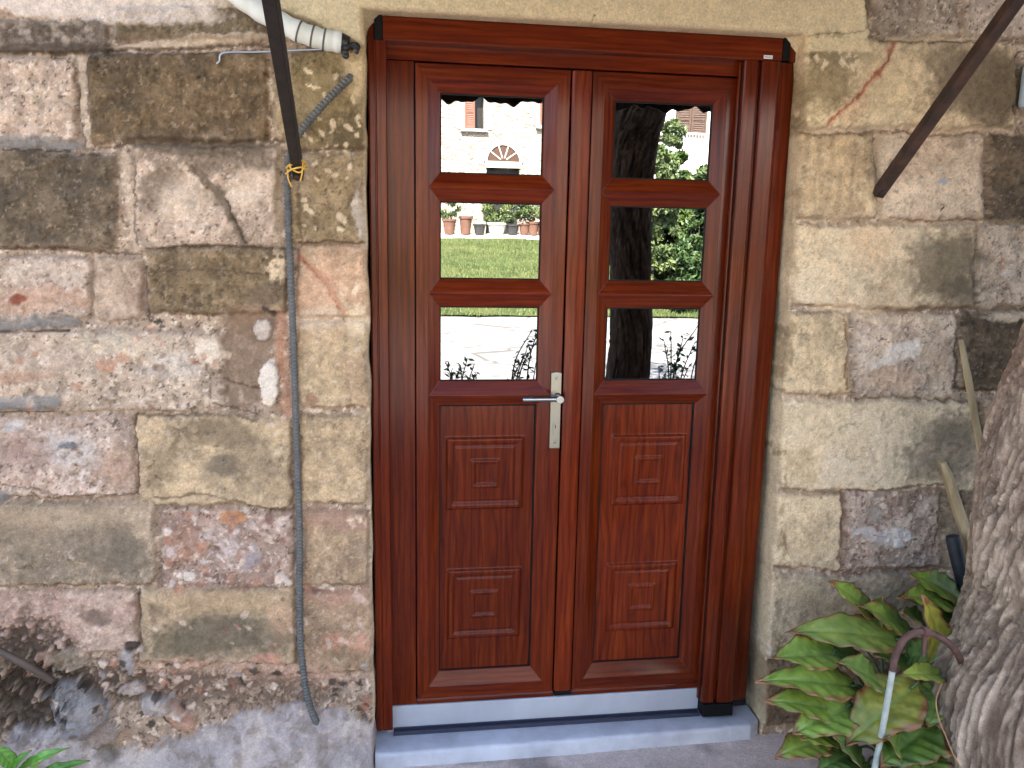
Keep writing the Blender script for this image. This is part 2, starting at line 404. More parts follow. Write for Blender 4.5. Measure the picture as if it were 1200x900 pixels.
def blot(cu, cv, ru, rv, color, alpha=1.0, rot=0.0, soft=0.5, na=0.8, h=0.0, pat=None):
    """a stain, chip or inclusion of the wall with an uneven outline"""
    R_ = max(ru, rv) * 1.6 + 10
    sel = np.where((np.abs(U - cu) < R_) & (np.abs(V - cv) < R_))
    if len(sel[0]) == 0: return
    du, dv = UW[sel] - cu, VW[sel] - cv
    c_, s_ = math.cos(math.radians(rot)), math.sin(math.radians(rot))
    a = (du * c_ + dv * s_) / ru; b_ = (-du * s_ + dv * c_) / rv
    r_ = np.sqrt(a * a + b_ * b_) + na * (npat[sel] - 0.5) + na * 0.5 * (nf[sel] - 0.5)
    mk = sstep(1 + soft * .5, 1 - soft * .5, r_) * alpha
    if pat is not None: mk = mk * sstep(pat - 0.07, pat + 0.07, nf[sel] * 0.5 + npat[sel] * 0.5)
    Cs = C[sel]; tint = A(color)[None] * (1 + 0.5 * (nf[sel] - 0.5))[:, None]
    Cs += (tint - Cs) * mk[:, None]; C[sel] = Cs
    if h: Hh[sel] += h * mk / max(alpha, .01)
def line(pts, wd, color, alpha=0.9, h=-0.003, wob=1.0):
    if 0 < h < .005: h *= .3; alpha *= .65
    for (a, b_) in zip(pts[:-1], pts[1:]):
        a = np.array(a, float); b_ = np.array(b_, float); R_ = 25
        sel = np.where((U > min(a[0], b_[0]) - R_) & (U < max(a[0], b_[0]) + R_) & (V > min(a[1], b_[1]) - R_) & (V < max(a[1], b_[1]) + R_))
        if len(sel[0]) == 0: continue
        p = np.stack([U[sel] + wob * (UW[sel] - U[sel]), V[sel] + wob * (VW[sel] - V[sel])], -1); d = b_ - a
        tt = np.clip(((p - a) @ d) / (d @ d), 0, 1); ds = np.linalg.norm(p - a - tt[:, None] * d, axis=1)
        mk = sstep(wd * 1.2, wd * 0.4, ds * (1 + 1.1 * (nf[sel] - .5))) * alpha
        Cs = C[sel]; Cs += (A(color) - Cs) * mk[:, None]; C[sel] = Cs
        Hh[sel] += h * mk

# rough lime at the top left, ledge and joints
blot(95, 4, 175, 20, (196, 186, 178), .9, 4, .3, .7, .006)
blot(250, -6, 120, 14, (200, 190, 176), .8, 0, .3, .7, .004)
blot(70, 45, 95, 18, (84, 76, 68), .6, 0, .6, 1.1, 0, .47)
blot(60, 40, 90, 16, (160, 150, 138), .6, 0, .6, 1.1, 0, .56)
blot(232, 49, 105, 6, (186, 172, 152), .8, -4, .4, .6, .008)
blot(60, 58, 90, 7, (70, 62, 54), .7, 0, .7, .8, -.004)
line([(0, 60), (60, 62), (130, 58), (320, 54)], 2.2, (64, 54, 44), .7, -.004)
line([(95, 66), (98, 120), (104, 170)], 5, (200, 184, 160), .8, .003); line([(89, 74), (94, 130), (98, 168)], 1.3, (92, 78, 64), .8)
blot(235, 172, 95, 12, (88, 78, 66), .85, 2, .6, .9, .002)
blot(232, 188, 88, 16, (98, 88, 76), .75, 3, .8, 1.2, 0, .44)
line([(100, 172), (190, 168), (330, 166)], 2, (80, 66, 54), .7, -.004)
line([(144, 182), (150, 230), (160, 288)], 6, (196, 180, 158), .8, .002); line([(158, 200), (162, 285)], 1.4, (96, 80, 66), .8)
line([(228, 198), (255, 226), (272, 256), (284, 284)], 6.5, (104, 94, 80), .85, -.005); line([(262, 232), (274, 256), (286, 285)], 2.0, (74, 62, 52), .9, -.005)
blot(188, 222, 20, 28, (112, 102, 90), .75, 30, .7, 1.0); blot(226, 230, 8, 14, (110, 100, 88), .8, 20, .6, .9); blot(300, 190, 24, 12, (110, 100, 86), .6, 0, .7, 1.1)
blot(290, 222, 20, 24, (208, 192, 174), .6, 0, .8, .8); blot(215, 240, 26, 26, (206, 190, 172), .6, 0, .8, .8)
line([(324, 176), (325, 288)], 3.5, (200, 184, 156), .8, .002); line([(170, 290), (240, 288), (335, 292)], 1.8, (72, 60, 50), .8)
line([(0, 292), (80, 293), (165, 296)], 1.8, (78, 66, 56), .8)
# greenish lichen and flaked paint beside the frame
blot(390, 120, 36, 46, (104, 92, 62), .7, 0, .8, 1.2, 0, .45); blot(405, 155, 28, 26, (92, 82, 62), .75, 0, .7, 1.2, 0, .46)
blot(375, 108, 26, 30, (150, 132, 88), .6, 0, .8, 1.0)
for q in range(46):
    a_, b_ = rr.uniform(352, 428), rr.uniform(75, 280)
    blot(a_, b_, rr.uniform(1.5, 7), rr.uniform(1.5, 4), (206, 190, 158), .8, rr.uniform(20, 70), .4, .8)
blot(418, 80, 16, 40, (196, 176, 132), .8, 0, .7, .9); blot(424, 255, 6, 34, (186, 180, 172), .7, -6, .6, .7); blot(352, 200, 14, 26, (190, 176, 160), .45, 0, .8, 1.0)
line([(338, 178), (380, 176), (430, 172)], 2, (92, 76, 54), .7); line([(346, 286), (390, 284), (430, 285)], 2, (96, 80, 60), .8); line([(350, 215), (352, 280)], 2, (96, 80, 56), .6)
# third course
blot(60, 318, 62, 22, (190, 176, 164), .6, 0, .7, 1.1, 0, .47); blot(48, 352, 60, 14, (176, 140, 116), .7, 0, .8, 1.1)
blot(23, 351, 9, 5, (126, 66, 46), .9, 0, .5, .5, -.003); line([(112, 300), (116, 378)], 2.6, (206, 190, 166), .7, .002)
line([(172, 316), (250, 318), (335, 322)], 1.3, (84, 70, 54), .7); line([(172, 312), (174, 340), (174, 376)], 2.2, (74, 60, 50), .85, -.004)
blot(183, 378, 9, 4, (60, 52, 46), .9, 0, .4, .5, -.004); blot(322, 312, 16, 20, (214, 196, 160), .75, 0, .7, 1.2, 0, .5); blot(312, 345, 26, 14, (86, 76, 62), .6, 0, .8, .9)
blot(160, 350, 16, 14, (140, 116, 100), .6, 0, .7, 1.0)
line([(349, 304), (364, 318), (378, 334), (390, 348), (399, 362)], 4.5, (168, 92, 56), .85, .001); line([(352, 306), (372, 330), (398, 362)], 1.4, (120, 64, 44), .8)
blot(372, 340, 26, 26, (208, 164, 130), .5, 0, .9, .8); blot(414, 345, 16, 14, (220, 206, 178), .7, 0, .6, 1.2, 0, .5); blot(415, 374, 14, 14, (212, 196, 166), .7, 0, .6, 1.0)
blot(370, 372, 34, 12, (196, 178, 156), .7, 0, .7, 1.0)
# slate slips pressed into the joints
for cu, cv, ru in ((44, 168, 50), (40, 379, 54), (30, 472, 44), (2, 583, 11)):
    line([(cu - ru * 1.5, cv + 1), (cu, cv), (cu + ru - 7, cv + (3 if cu == 44 else -2))], 8.5, (118, 118, 120), .97, .011, .35)
    blot(cu, cv - 4, ru * .9, 3.5, (142, 138, 132), .6, 0, .7, 1.0); line([(cu - ru * 1.5, cv + 9), (cu + ru - 12, cv + 9)], 1.3, (52, 48, 46), .8, -.004, .5)
# fourth course, brown mortar with two pebbles
blot(292, 415, 36, 66, (130, 110, 92), .92, 6, .4, .6, -.006); blot(285, 372, 26, 18, (126, 104, 84), .7, 0, .6, 1.0)
line([(262, 442), (285, 452), (325, 458)], 1.4, (84, 68, 58), .8); line([(306, 362), (320, 368)], 3, (54, 44, 38), .8); line([(246, 470), (262, 478), (300, 484)], 1.4, (84, 66, 54), .8)
line([(247, 440), (249, 462), (246, 478)], 1.3, (96, 80, 66), .6)
blot(331, 405, 8, 42, (176, 124, 92), .75, -4, .6, .8); blot(336, 470, 8, 20, (180, 130, 100), .6, 0, .6, .8)
blot(307, 387, 10, 13.5, (172, 162, 154), 1, 10, .12, .12, .014); blot(305, 383, 6, 6, (190, 180, 172), .6, 0, .8, .3)
blot(316, 452, 10.5, 26, (214, 208, 200), 1, 8, .12, .35, .016); blot(314, 470, 7, 7, (196, 176, 150), .5, 0, .8, .4); blot(320, 436, 5, 14, (232, 228, 222), .7, 8, .5, .5, .003)
blot(245, 408, 15, 13, (222, 214, 200), .85, 0, .6, .9); blot(197, 425, 32, 18, (186, 182, 178), .65, 10, .8, 1.1); blot(150, 408, 20, 14, (206, 190, 166), .6, 0, .8, 1.0)
blot(120, 404, 34, 14, (176, 168, 152), .6, 0, .8, 1.0); blot(125, 428, 12, 8, (172, 112, 74), .75, 0, .6, 1.0); blot(145, 420, 8, 6, (182, 122, 84), .6, 0, .6, 1.0)
blot(30, 440, 36, 8, (166, 122, 94), .6, 0, .8, 1.0); blot(60, 420, 60, 20, (172, 156, 142), .6, 0, .8, 1.0)
for q in range(60):
    blot(rr.uniform(0, 265), rr.uniform(385, 480), rr.uniform(1.5, 9), rr.uniform(1.5, 5), rr.choice([(208, 192, 170), (134, 112, 94), (176, 132, 108), (192, 178, 166)]), .7, rr.uniform(0, 90), .5, .9)
# fifth course
blot(80, 524, 42, 22, (182, 180, 182), .75, 10, .7, 1.2, .003, .45); blot(80, 519, 12, 5, (104, 112, 124), .9, 10, .4, .6, .002); blot(18, 498, 14, 8, (168, 170, 174), .8, 0, .5, .7, .003)
blot(95, 556, 28, 10, (206, 200, 200), .7, 10, .6, 1.2, 0, .5); blot(35, 530, 34, 26, (146, 120, 112), .55, 0, .8, 1.0); blot(140, 548, 26, 22, (170, 140, 118), .6, 0, .8, 1.0)
line([(160, 486), (162, 530), (161, 580)], 1.7, (84, 66, 52), .85, -.004); line([(161, 488), (200, 486), (300, 490)], 1.5, (96, 78, 60), .7)
blot(262, 508, 40, 16, (118, 106, 86), .75, 6, .8, .9); blot(264, 546, 22, 12, (100, 94, 84), .75, 0, .8, .8); blot(192, 540, 14, 34, (120, 106, 84), .5, 20, .9, .8); blot(300, 540, 24, 24, (130, 114, 90), .55, 0, .9, .9)
line([(200, 525), (215, 505)], 3, (112, 98, 76), .6, 0); line([(180, 582), (240, 578), (290, 590), (345, 596)], 1.5, (90, 74, 60), .7); line([(0, 566), (80, 578), (160, 578)], 1.5, (100, 82, 68), .7)
blot(388, 478, 46, 7, (206, 188, 168), .7, 2, .7, 1.2, .002, .48); blot(366, 466, 8, 6, (150, 108, 84), .7, 0, .5, .8)
# sixth course: red brick chip, blue flakes
blot(272, 606, 16, 9, (178, 122, 72), .95, 0, .25, .3, .003); blot(292, 655, 9, 14, (122, 126, 144), .75, 40, .5, 1.1); blot(295, 640, 7, 5, (142, 146, 162), .7, 0, .5, .9)
blot(260, 640, 40, 22, (186, 176, 180), .6, 20, .8, 1.3, 0, .48); blot(310, 612, 30, 10, (196, 186, 184), .6, 0, .8, 1.2, 0, .5); blot(215, 638, 22, 22, (176, 132, 108), .55, 0, .8, 1.0)
blot(222, 676, 6, 4, (202, 198, 194), .9, 0, .4, .6, .004); blot(210, 676, 4, 3, (220, 214, 206), .9, 0, .4, .6, .003)
blot(120, 632, 40, 36, (112, 104, 92), .65, 10, .9, .9); blot(36, 620, 44, 34, (116, 106, 92), .55, 0, .9, .9); blot(150, 650, 20, 26, (104, 98, 88), .6, 0, .9, .9); blot(60, 604, 70, 12, (172, 152, 124), .6, 0, .9, .9)
blot(390, 610, 40, 12, (158, 122, 106), .7, 0, .7, 1.1); blot(418, 612, 12, 8, (220, 202, 178), .7, 0, .5, 1.2, 0, .5)
for q in range(70):
    blot(rr.uniform(186, 345), rr.uniform(592, 690), rr.uniform(1.5, 7), rr.uniform(1.5, 5), rr.choice([(208, 196, 186), (122, 94, 84), (176, 124, 98), (196, 186, 188), (132, 104, 96)]), .75, rr.uniform(0, 90), .5, .9)
# seventh course
blot(262, 742, 76, 26, (98, 92, 78), .85, -3, .8, .8); blot(205, 755, 34, 18, (100, 94, 76), .7, 0, .8, .9); blot(250, 706, 80, 12, (174, 148, 108), .6, 0, .8, .8); blot(330, 722, 16, 16, (188, 150, 118), .5, 0, .8, .9)
blot(188, 712, 12, 10, (100, 88, 74), .6, 0, .7, .8); line([(163, 690), (165, 730), (164, 772)], 1.6, (84, 70, 58), .8)
blot(392, 750, 14, 12, (196, 126, 104), .65, 0, .7, 1.3, 0, .46); blot(420, 752, 14, 14, (196, 130, 108), .6, 0, .7, 1.3, 0, .46); blot(312, 768, 18, 10, (184, 118, 98), .6, 0, .7, 1.2, 0, .46); blot(405, 772, 26, 16, (112, 100, 76), .55, 0, .8, .9)
line([(358, 690), (400, 694), (432, 690)], 1.8, (128, 92, 78), .7); blot(400, 700, 36, 8, (176, 134, 114), .6, 0, .8, 1.1)
for q in range(80):
    blot(rr.uniform(0, 435), rr.uniform(684, 800), rr.uniform(1.5, 8), rr.uniform(1.5, 5), rr.choice([(200, 180, 166), (122, 94, 84), (184, 134, 114), (196, 176, 166), (116, 94, 82)]), .6, rr.uniform(0, 90), .5, .9)
# rubble foot with dark soil and a dark hollow at the left
blot(115, 725, 22, 9, (96, 84, 76), .7, 10, .7, 1.0)
blot(260, 790, 190, 20, (190, 150, 130), .6, 0, .8, 1.2, .004, .44)
blot(260, 812, 170, 26, (92, 76, 66), .8, 2, .7, 1.2, -.01, .46); blot(230, 800, 60, 16, (88, 76, 68), .6, 0, .7, 1.2, 0, .47)
blot(30, 790, 66, 60, (66, 57, 48), .92, 35, .5, 1.2, -.02, .40); blot(95, 800, 80, 26, (70, 60, 52), .8, 0, .6, 1.2, -.012, .42); blot(22, 830, 60, 44, (62, 54, 46), .85, 0, .6, 1.1, -.02, .40)
blot(78, 775, 24, 13, (150, 138, 120), .95, -10, .3, .6, .02); blot(50, 770, 9, 7, (170, 138, 118), .9, 0, .4, .7, .01); blot(150, 776, 8, 14, (150, 150, 158), .9, 0, .4, .8, .008); blot(155, 758, 7, 8, (54, 48, 48), .9, 0, .4, .6, -.01)
blot(90, 830, 36, 26, (132, 134, 142), .95, 10, .3, .7, .035); blot(122, 856, 20, 18, (140, 132, 130), .85, 0, .4, 1.1, .02); blot(152, 808, 14, 7, (170, 160, 156), .9, -10, .4, .7, .014)
blot(180, 824, 20, 10, (156, 152, 156), .9, 20, .3, .8, .02); blot(212, 842, 22, 12, (174, 132, 110), .9, 40, .4, .8, .018); blot(200, 832, 20, 6, (170, 158, 150), .8, 30, .4, .9, .012)
for q in range(120):
    blot(rr.uniform(0, 430), rr.uniform(776, 850), rr.uniform(1.5, 7), rr.uniform(1.5, 5), rr.choice([(188, 168, 156), (60, 52, 46), (168, 112, 88), (150, 144, 146), (56, 48, 42), (204, 192, 182)]), .85, rr.uniform(0, 90), .4, .8, rr.uniform(-.006, .01))
# ---- right side
blot(968, 92, 34, 46, (122, 110, 78), .75, 10, .8, 1.0); blot(1000, 66, 30, 14, (130, 118, 90), .6, 0, .8, 1.0); blot(1150, 100, 56, 46, (104, 94, 76), .92, 8, .6, .6); blot(1105, 72, 26, 18, (124, 112, 90), .7, 0, .9, .9); blot(1160, 136, 30, 14, (112, 102, 86), .6, 0, .8, .9)
blot(955, 60, 26, 10, (92, 80, 56), .6, 0, .7, 1.2, 0, .48)
for q in range(26): blot(rr.uniform(948, 1006), rr.uniform(46, 82), rr.uniform(1.2, 3), rr.uniform(1.5, 6), (222, 208, 178), .8, rr.uniform(-20, 20), .4, .8)
blot(1030, 100, 30, 34, (196, 178, 138), .7, 0, .9, .8)
line([(1046, 48), (1038, 72), (1022, 92), (998, 118), (984, 134), (968, 149)], 5, (192, 146, 112), .7, 0); line([(1046, 48), (1040, 70), (1026, 88), (1004, 110), (970, 148)], 2.2, (150, 92, 70), .85, -.003)
line([(1032, 80), (1044, 62)], 2, (110, 80, 88), .6, 0); blot(1000, 132, 18, 10, (204, 168, 132), .5, -40, .8, .9)
line([(948, 154), (1040, 152), (1190, 154)], 3.5, (204, 190, 166), .7, .002); line([(940, 156), (1000, 157), (1140, 158)], 1.5, (110, 90, 72), .7); line([(1030, 158), (1031, 205), (1032, 252)], 4, (190, 172, 146), .8, .001); line([(1026, 164), (1028, 200)], 1.4, (96, 76, 56), .8)
line([(1040, 46), (1100, 44), (1200, 56)], 4, (206, 192, 166), .7, .003); line([(1025, 46), (1080, 48), (1190, 54)], 1.6, (96, 82, 66), .7); line([(1018, 0), (1016, 30), (1008, 44)], 2.4, (110, 96, 78), .8)
line([(1189, 56), (1190, 100), (1186, 132)], 2.6, (48, 40, 34), .85, -.006)
blot(1099, 210, 7, 4.5, (140, 154, 178), .85, -10, .5, .9); blot(1100, 197, 7, 2, (156, 164, 176), .7, 0, .5, .9); blot(1099, 243, 1.6, 3.5, (40, 34, 30), .95, 20, .3, .3)
line([(1140, 160), (1141, 256)], 1.5, (206, 188, 156), .7, .001); blot(1125, 168, 22, 10, (120, 108, 96), .6, 0, .7, 1.2, 0, .47); blot(1118, 188, 30, 8, (150, 136, 120), .5, 0, .8, 1.1, 0, .5)
for q in range(50): blot(rr.uniform(1035, 1145), rr.uniform(160, 255), rr.uniform(.8, 3), rr.uniform(.8, 2.4), rr.choice([(128, 110, 94), (140, 122, 106), (210, 196, 178)]), .7, 0, .4, .7)
line([(1040, 254), (1090, 257), (1140, 258)], 1.4, (120, 84, 66), .8); line([(940, 258), (1020, 252), (1060, 260), (1200, 262)], 3, (196, 180, 154), .6, .001)
blot(1105, 312, 42, 42, (112, 104, 86), .9, 0, .7, .7); blot(1078, 290, 16, 22, (140, 130, 110), .6, 0, .9, .8); blot(1122, 340, 24, 18, (98, 90, 76), .6, 0, .8, .8); blot(1020, 285, 26, 22, (206, 176, 136), .5, 0, .9, .8)
blot(1110, 358, 36, 5, (140, 122, 98), .6, 0, .7, 1.1); line([(940, 360), (1040, 362), (1140, 360), (1200, 362)], 2, (116, 96, 76), .7); blot(985, 362, 40, 6, (208, 192, 160), .7, 0, .7, .9, .002)
line([(1168, 300), (1170, 318)], 1.8, (178, 124, 96), .8, 0); blot(1176, 318, 7, 6, (200, 196, 192), .7, 0, .5, .8)
line([(988, 374), (992, 400), (990, 420), (989, 455)], 1.8, (122, 92, 58), .85, -.003); blot(1052, 412, 22, 12, (204, 202, 198), .95, -24, .25, .35, .002); blot(1066, 408, 10, 12, (206, 206, 204), .9, 0, .3, .4, .002); blot(1025, 425, 12, 6, (200, 198, 192), .85, -20, .3, .5, .001)
blot(1010, 420, 10, 40, (178, 168, 160), .6, 0, .7, 1.1, 0, .46); blot(1045, 444, 34, 14, (180, 154, 126), .6, 0, .8, 1.0); blot(1095, 420, 20, 30, (186, 166, 142), .6, 0, .8, 1.0); blot(1048, 372, 60, 6, (196, 180, 156), .7, 0, .7, 1.1, .001)
line([(1120, 398), (1118, 456)], 1.6, (80, 68, 56), .7); line([(1120, 455), (1180, 458)], 1.8, (72, 62, 52), .7); blot(1180, 370, 30, 6, (206, 192, 168), .8, 0, .5, 1.1, .002)
blot(1105, 522, 44, 36, (116, 108, 94), .85, -12, .9, .7); blot(1085, 545, 30, 20, (140, 130, 112), .55, 0, .9, .8); blot(1118, 500, 26, 20, (108, 102, 90), .7, 0, .8, .7); blot(960, 500, 40, 26, (206, 190, 150), .5, 0, .9, .8); blot(935, 545, 26, 20, (180, 156, 110), .5, 0, .9, .8)
line([(918, 468), (1000, 470), (1120, 464)], 3, (206, 188, 154), .6, .001); line([(1000, 465), (1080, 467), (1140, 470)], 1.5, (104, 86, 70), .7)
line([(985, 574), (1060, 568), (1105, 566)], 1.7, (100, 78, 66), .8, -.003); line([(912, 572), (984, 576)], 1.2, (140, 118, 84), .7); line([(985, 578), (983, 620), (980, 658)], 2.6, (124, 90, 76), .8, -.003)
blot(1028, 628, 32, 9, (186, 184, 190), .9, 4, .4, .7, .002); blot(1048, 628, 15, 11, (196, 196, 202), .9, 0, .35, .5, .003); blot(1022, 602, 14, 9, (158, 154, 150), .75, 0, .5, .7); blot(1085, 590, 13, 7, (190, 178, 172), .7, -8, .7, .9); blot(1000, 600, 8, 30, (172, 160, 154), .6, 0, .7, 1.1, 0, .47)
for q in range(60): blot(rr.uniform(985, 1105), rr.uniform(572, 670), rr.uniform(1, 5), rr.uniform(1, 3.5), rr.choice([(200, 184, 172), (112, 86, 76), (180, 156, 142), (130, 100, 88), (216, 204, 192)]), .75, rr.uniform(0, 90), .5, .8)
line([(1098, 600), (1095, 630), (1093, 645)], 1.4, (90, 68, 54), .8); line([(905, 668), (985, 670), (1010, 672), (1090, 668)], 2, (120, 92, 76), .7); blot(960, 668, 40, 4, (206, 180, 160), .6, 0, .6, 1.3, .001, .5)
blot(1070, 695, 44, 20, (112, 104, 90), .75, 0, .9, .8); blot(950, 700, 40, 16, (178, 158, 118), .5, 0, .9, .8)
blot(905, 800, 24, 40, (112, 94, 72), .7, 0, .9, .9); blot(940, 815, 40, 30, (92, 78, 64), .75, 0, .8, 1.0, 0, .42); blot(900, 835, 16, 12, (92, 80, 68), .7, 0, .7, .9); blot(980, 740, 60, 12, (184, 164, 142), .5, 0, .8, 1.1, 0, .47)
blot(893, 760, 5, 8, (220, 212, 204), .7, 0, .5, .9); line([(900, 748), (960, 752), (1040, 750)], 1.6, (120, 96, 78), .6)
# lintel: smooth cream render over the door and to its left
LU0, LU1 = 418, 1014
lint = sstep(4, -2, np.maximum(np.maximum(330 - UW + (V - 10) * .2, UW - LU1), V - np.where(U < 430, 14 + (UW - 340) * .45 + 26 * n1, 60))) * (GZ < 3.2)
lint *= sstep(-170, -150, V)
inl = (lint > 0)
lc = np.empty(GX.shape + (3,)); lc[:] = A((236, 225, 190), .1); lc *= (1 + .16 * (nb - .5) + .14 * (nm - .5) + .06 * (nf - .5))[..., None]
mixc(lc, A((222, 208, 172)), sstep(.52, .7, nm) * .4)
C += (lc - C) * lint[..., None]
Hh += (0.010 + .003 * (nm - .5) + .0012 * (nf - .5) - Hh) * sstep(0, 1, lint)
line([(1014, -40), (1014, 36)], 1.6, (120, 104, 80), .7, -.002, .5); line([(945, 44), (980, 42), (1012, 38)], 1.4, (90, 76, 56), .6, -.001, .6)
blot(975, 44, 34, 5, (80, 70, 48), .6, -6, .6, 1.3, 0, .5); blot(340, 22, 14, 22, (150, 132, 96), .5, 0, .8, 1.0); blot(372, 30, 22, 8, (150, 132, 98), .5, 10, .8, 1.0)
# reveals: plain render a shade greyer than the face
rev = sstep(-0.012, 0.004, inside)
rc = np.empty(GX.shape + (3,)); rc[:] = A((192, 175, 138)); rc *= (1 + .3 * (nm - .5) + .2 * (nf - .5))[..., None]
C += (rc - C) * (rev * .75)[..., None]
Hh = Hh * (1 - .6 * rev)
for q in range(40):                           # a dirty, chipped edge on the right jamb
    v_ = rr.uniform(60, 820); u_ = 940 - (v_ - 40) * .0557
    blot(u_ + rr.uniform(-4, 8), v_, rr.uniform(1.5, 5), rr.uniform(3, 14), rr.choice([(150, 130, 92), (206, 190, 150), (134, 116, 84), (110, 94, 66)]), .6, 0, .6, .9)
blot(936, 110, 10, 44, (112, 96, 66), .6, 0, .8, 1.0); blot(897, 800, 12, 40, (120, 100, 76), .6, 0, .8, .9)
# cement skirting run up against the foot of the wall
edge_v = np.interp(U, [-400, 0, 60, 95, 130, 180, 230, 300, 360, 400, 440, 880, 900, 980, 1400], [872, 872, 866, 850, 866, 862, 856, 838, 832, 842, 838, 868, 862, 872, 880]) + 60 * n1 + 14 * n3
sk = sstep(-4, 5, V - edge_v)
kc = np.empty(GX.shape + (3,)); kc[:] = A((158, 154, 158), 0); kc *= (1 + .5 * (nb - .5) + .5 * (nm - .5) + .5 * (nf - .5))[..., None]
mixc(kc, A((116, 108, 100)), sstep(.5, .68, npat) * .6); mixc(kc, A((182, 176, 174)), sstep(.55, .7, nm) * .5)
C += (kc - C) * sk[..., None]
Hh += sk * (0.012 + 0.012 * (npat - .5)); Hh += np.where(V > edge_v, np.clip((V - edge_v) / 70, 0, 1) ** 1.6 * 0.10, 0) * (inside < 0)
blot(300, 892, 34, 8, (70, 74, 52), .6, -6, .7, 1.2, 0, .47); blot(130, 880, 14, 10, (66, 68, 44), .5, 0, .7, 1.1)

# assemble the wall surface
wob = lambda z, s: 0.006 * (fbm(z * 0 + s, z, 9, 3, 60 + s) - .5) * 2
wR = np.exp(-np.clip(GX - XR, 0, None) / .12) * (GX > (XL + XR) / 2); wL = np.exp(-np.clip(XL - GX, 0, None) / .12) * (GX <= (XL + XR) / 2)
mR = (1.126 + (ZT - np.minimum(PZ, ZT)) / 2.2 * 0.042) - XR + wob(PZ, 1)
fin = (inside > -0.5)
XX = PX + np.where(PZ <= ZT + .3, wR * mR + wL * wob(PZ, 2), 0)
e = np.clip(-inside, 0, 0.014) / 0.014
YY = depth + np.where(inside <= 0, (1 - np.sqrt(np.clip(1 - (1 - e) ** 2, 0, 1))) * 0.006, 0.006)
YY = YY - Hh * np.where(inside > 0, np.clip(1 - depth / .02, 0, 1), 1)
XX = XX + np.where(isr, -1, np.where(isl, 1, 0)) * Hh * .5 * np.clip(depth / .02, 0, 1)
ZZ = PZ - np.where(ist, Hh * .5, 0)
keep = inside < DMAX
C = np.clip(C, .008, None); C = C / np.maximum(1, C.max(-1, keepdims=True) / .72)
me = grid_mesh('wall', XX, YY, ZZ, C, keep)
house = thing('stone_house', 'old stone house whose ashlar and lime mortar front surrounds the mahogany door', 'house', (0, 0.3, 0))
wall = link('wall', me, M_STONE, house, fixn=False)
bmn = bmesh.new(); bmn.from_mesh(me); s0 = sum(f.normal.y for f in list(bmn.faces)[:2000]); bmn.free()
if s0 > 0: me.flip_normals()
mb = MB()
for (x0, x1, z0, z1) in ((-5, XL - .04, 0, 5.6), (XR + .06, 6, 0, 5.6), (XL - .04, XR + .06, ZT + .05, 5.6)): mb.box(x0, x1, .128, .6, z0, z1)
mb.box(-5, -4.5, .6, 6, 0, 5.6); mb.box(5.5, 6, .6, 6, 0, 5.6); mb.box(-4.5, 5.5, 5.5, 6, 0, 5.6)
M_RUB = noisy_mat('stone_rubble', alb((120, 104, 84)), alb((184, 166, 140)), 9, .92, .5, 60, .01)
mb.build('rear_walls', M_RUB, house)
M_TILE = noisy_mat('clay_tiles', (0.22, 0.08, 0.045), (0.36, 0.16, 0.09), 7, .85, .4, 30, .01)
mb = MB(); mb.prism([(-.35, 5.6), (6.4, 5.6), (3.0, 7.2)], 'x', -5.2, 6.2); mb.build('roof', M_TILE, house)

# ------------------------------------------------------------------ DOOR
H0, HT, LW = 0.15, 2.15, 0.4525
YL = 0.09
door = thing('double_door', 'reddish mahogany double door with six glass panes and square moulded lower panels', 'door', (0.485, 0.12, 0.06))
mb = MB()                                      # fixed frame
for x0, x1 in ((-0.1, -0.004), (0.976, 1.09)): mb.box(x0, x1, YL - .004, .155, 0.145, 2.153)
mb.build('frame_jamb', M_WV, door, bevel=.002)
mb = MB(); mb.box(-0.1, 1.09, YL - .004, .155, 2.155, 2.262); mb.build('frame_head', M_WH, door, bevel=.002)
mb = MB(); mb.box(-0.004, 0.976, .125, .15, .148, 2.16); mb.build('black_backing', M_BLACK, door)  # black sheet behind both leaves, visible through the gaps

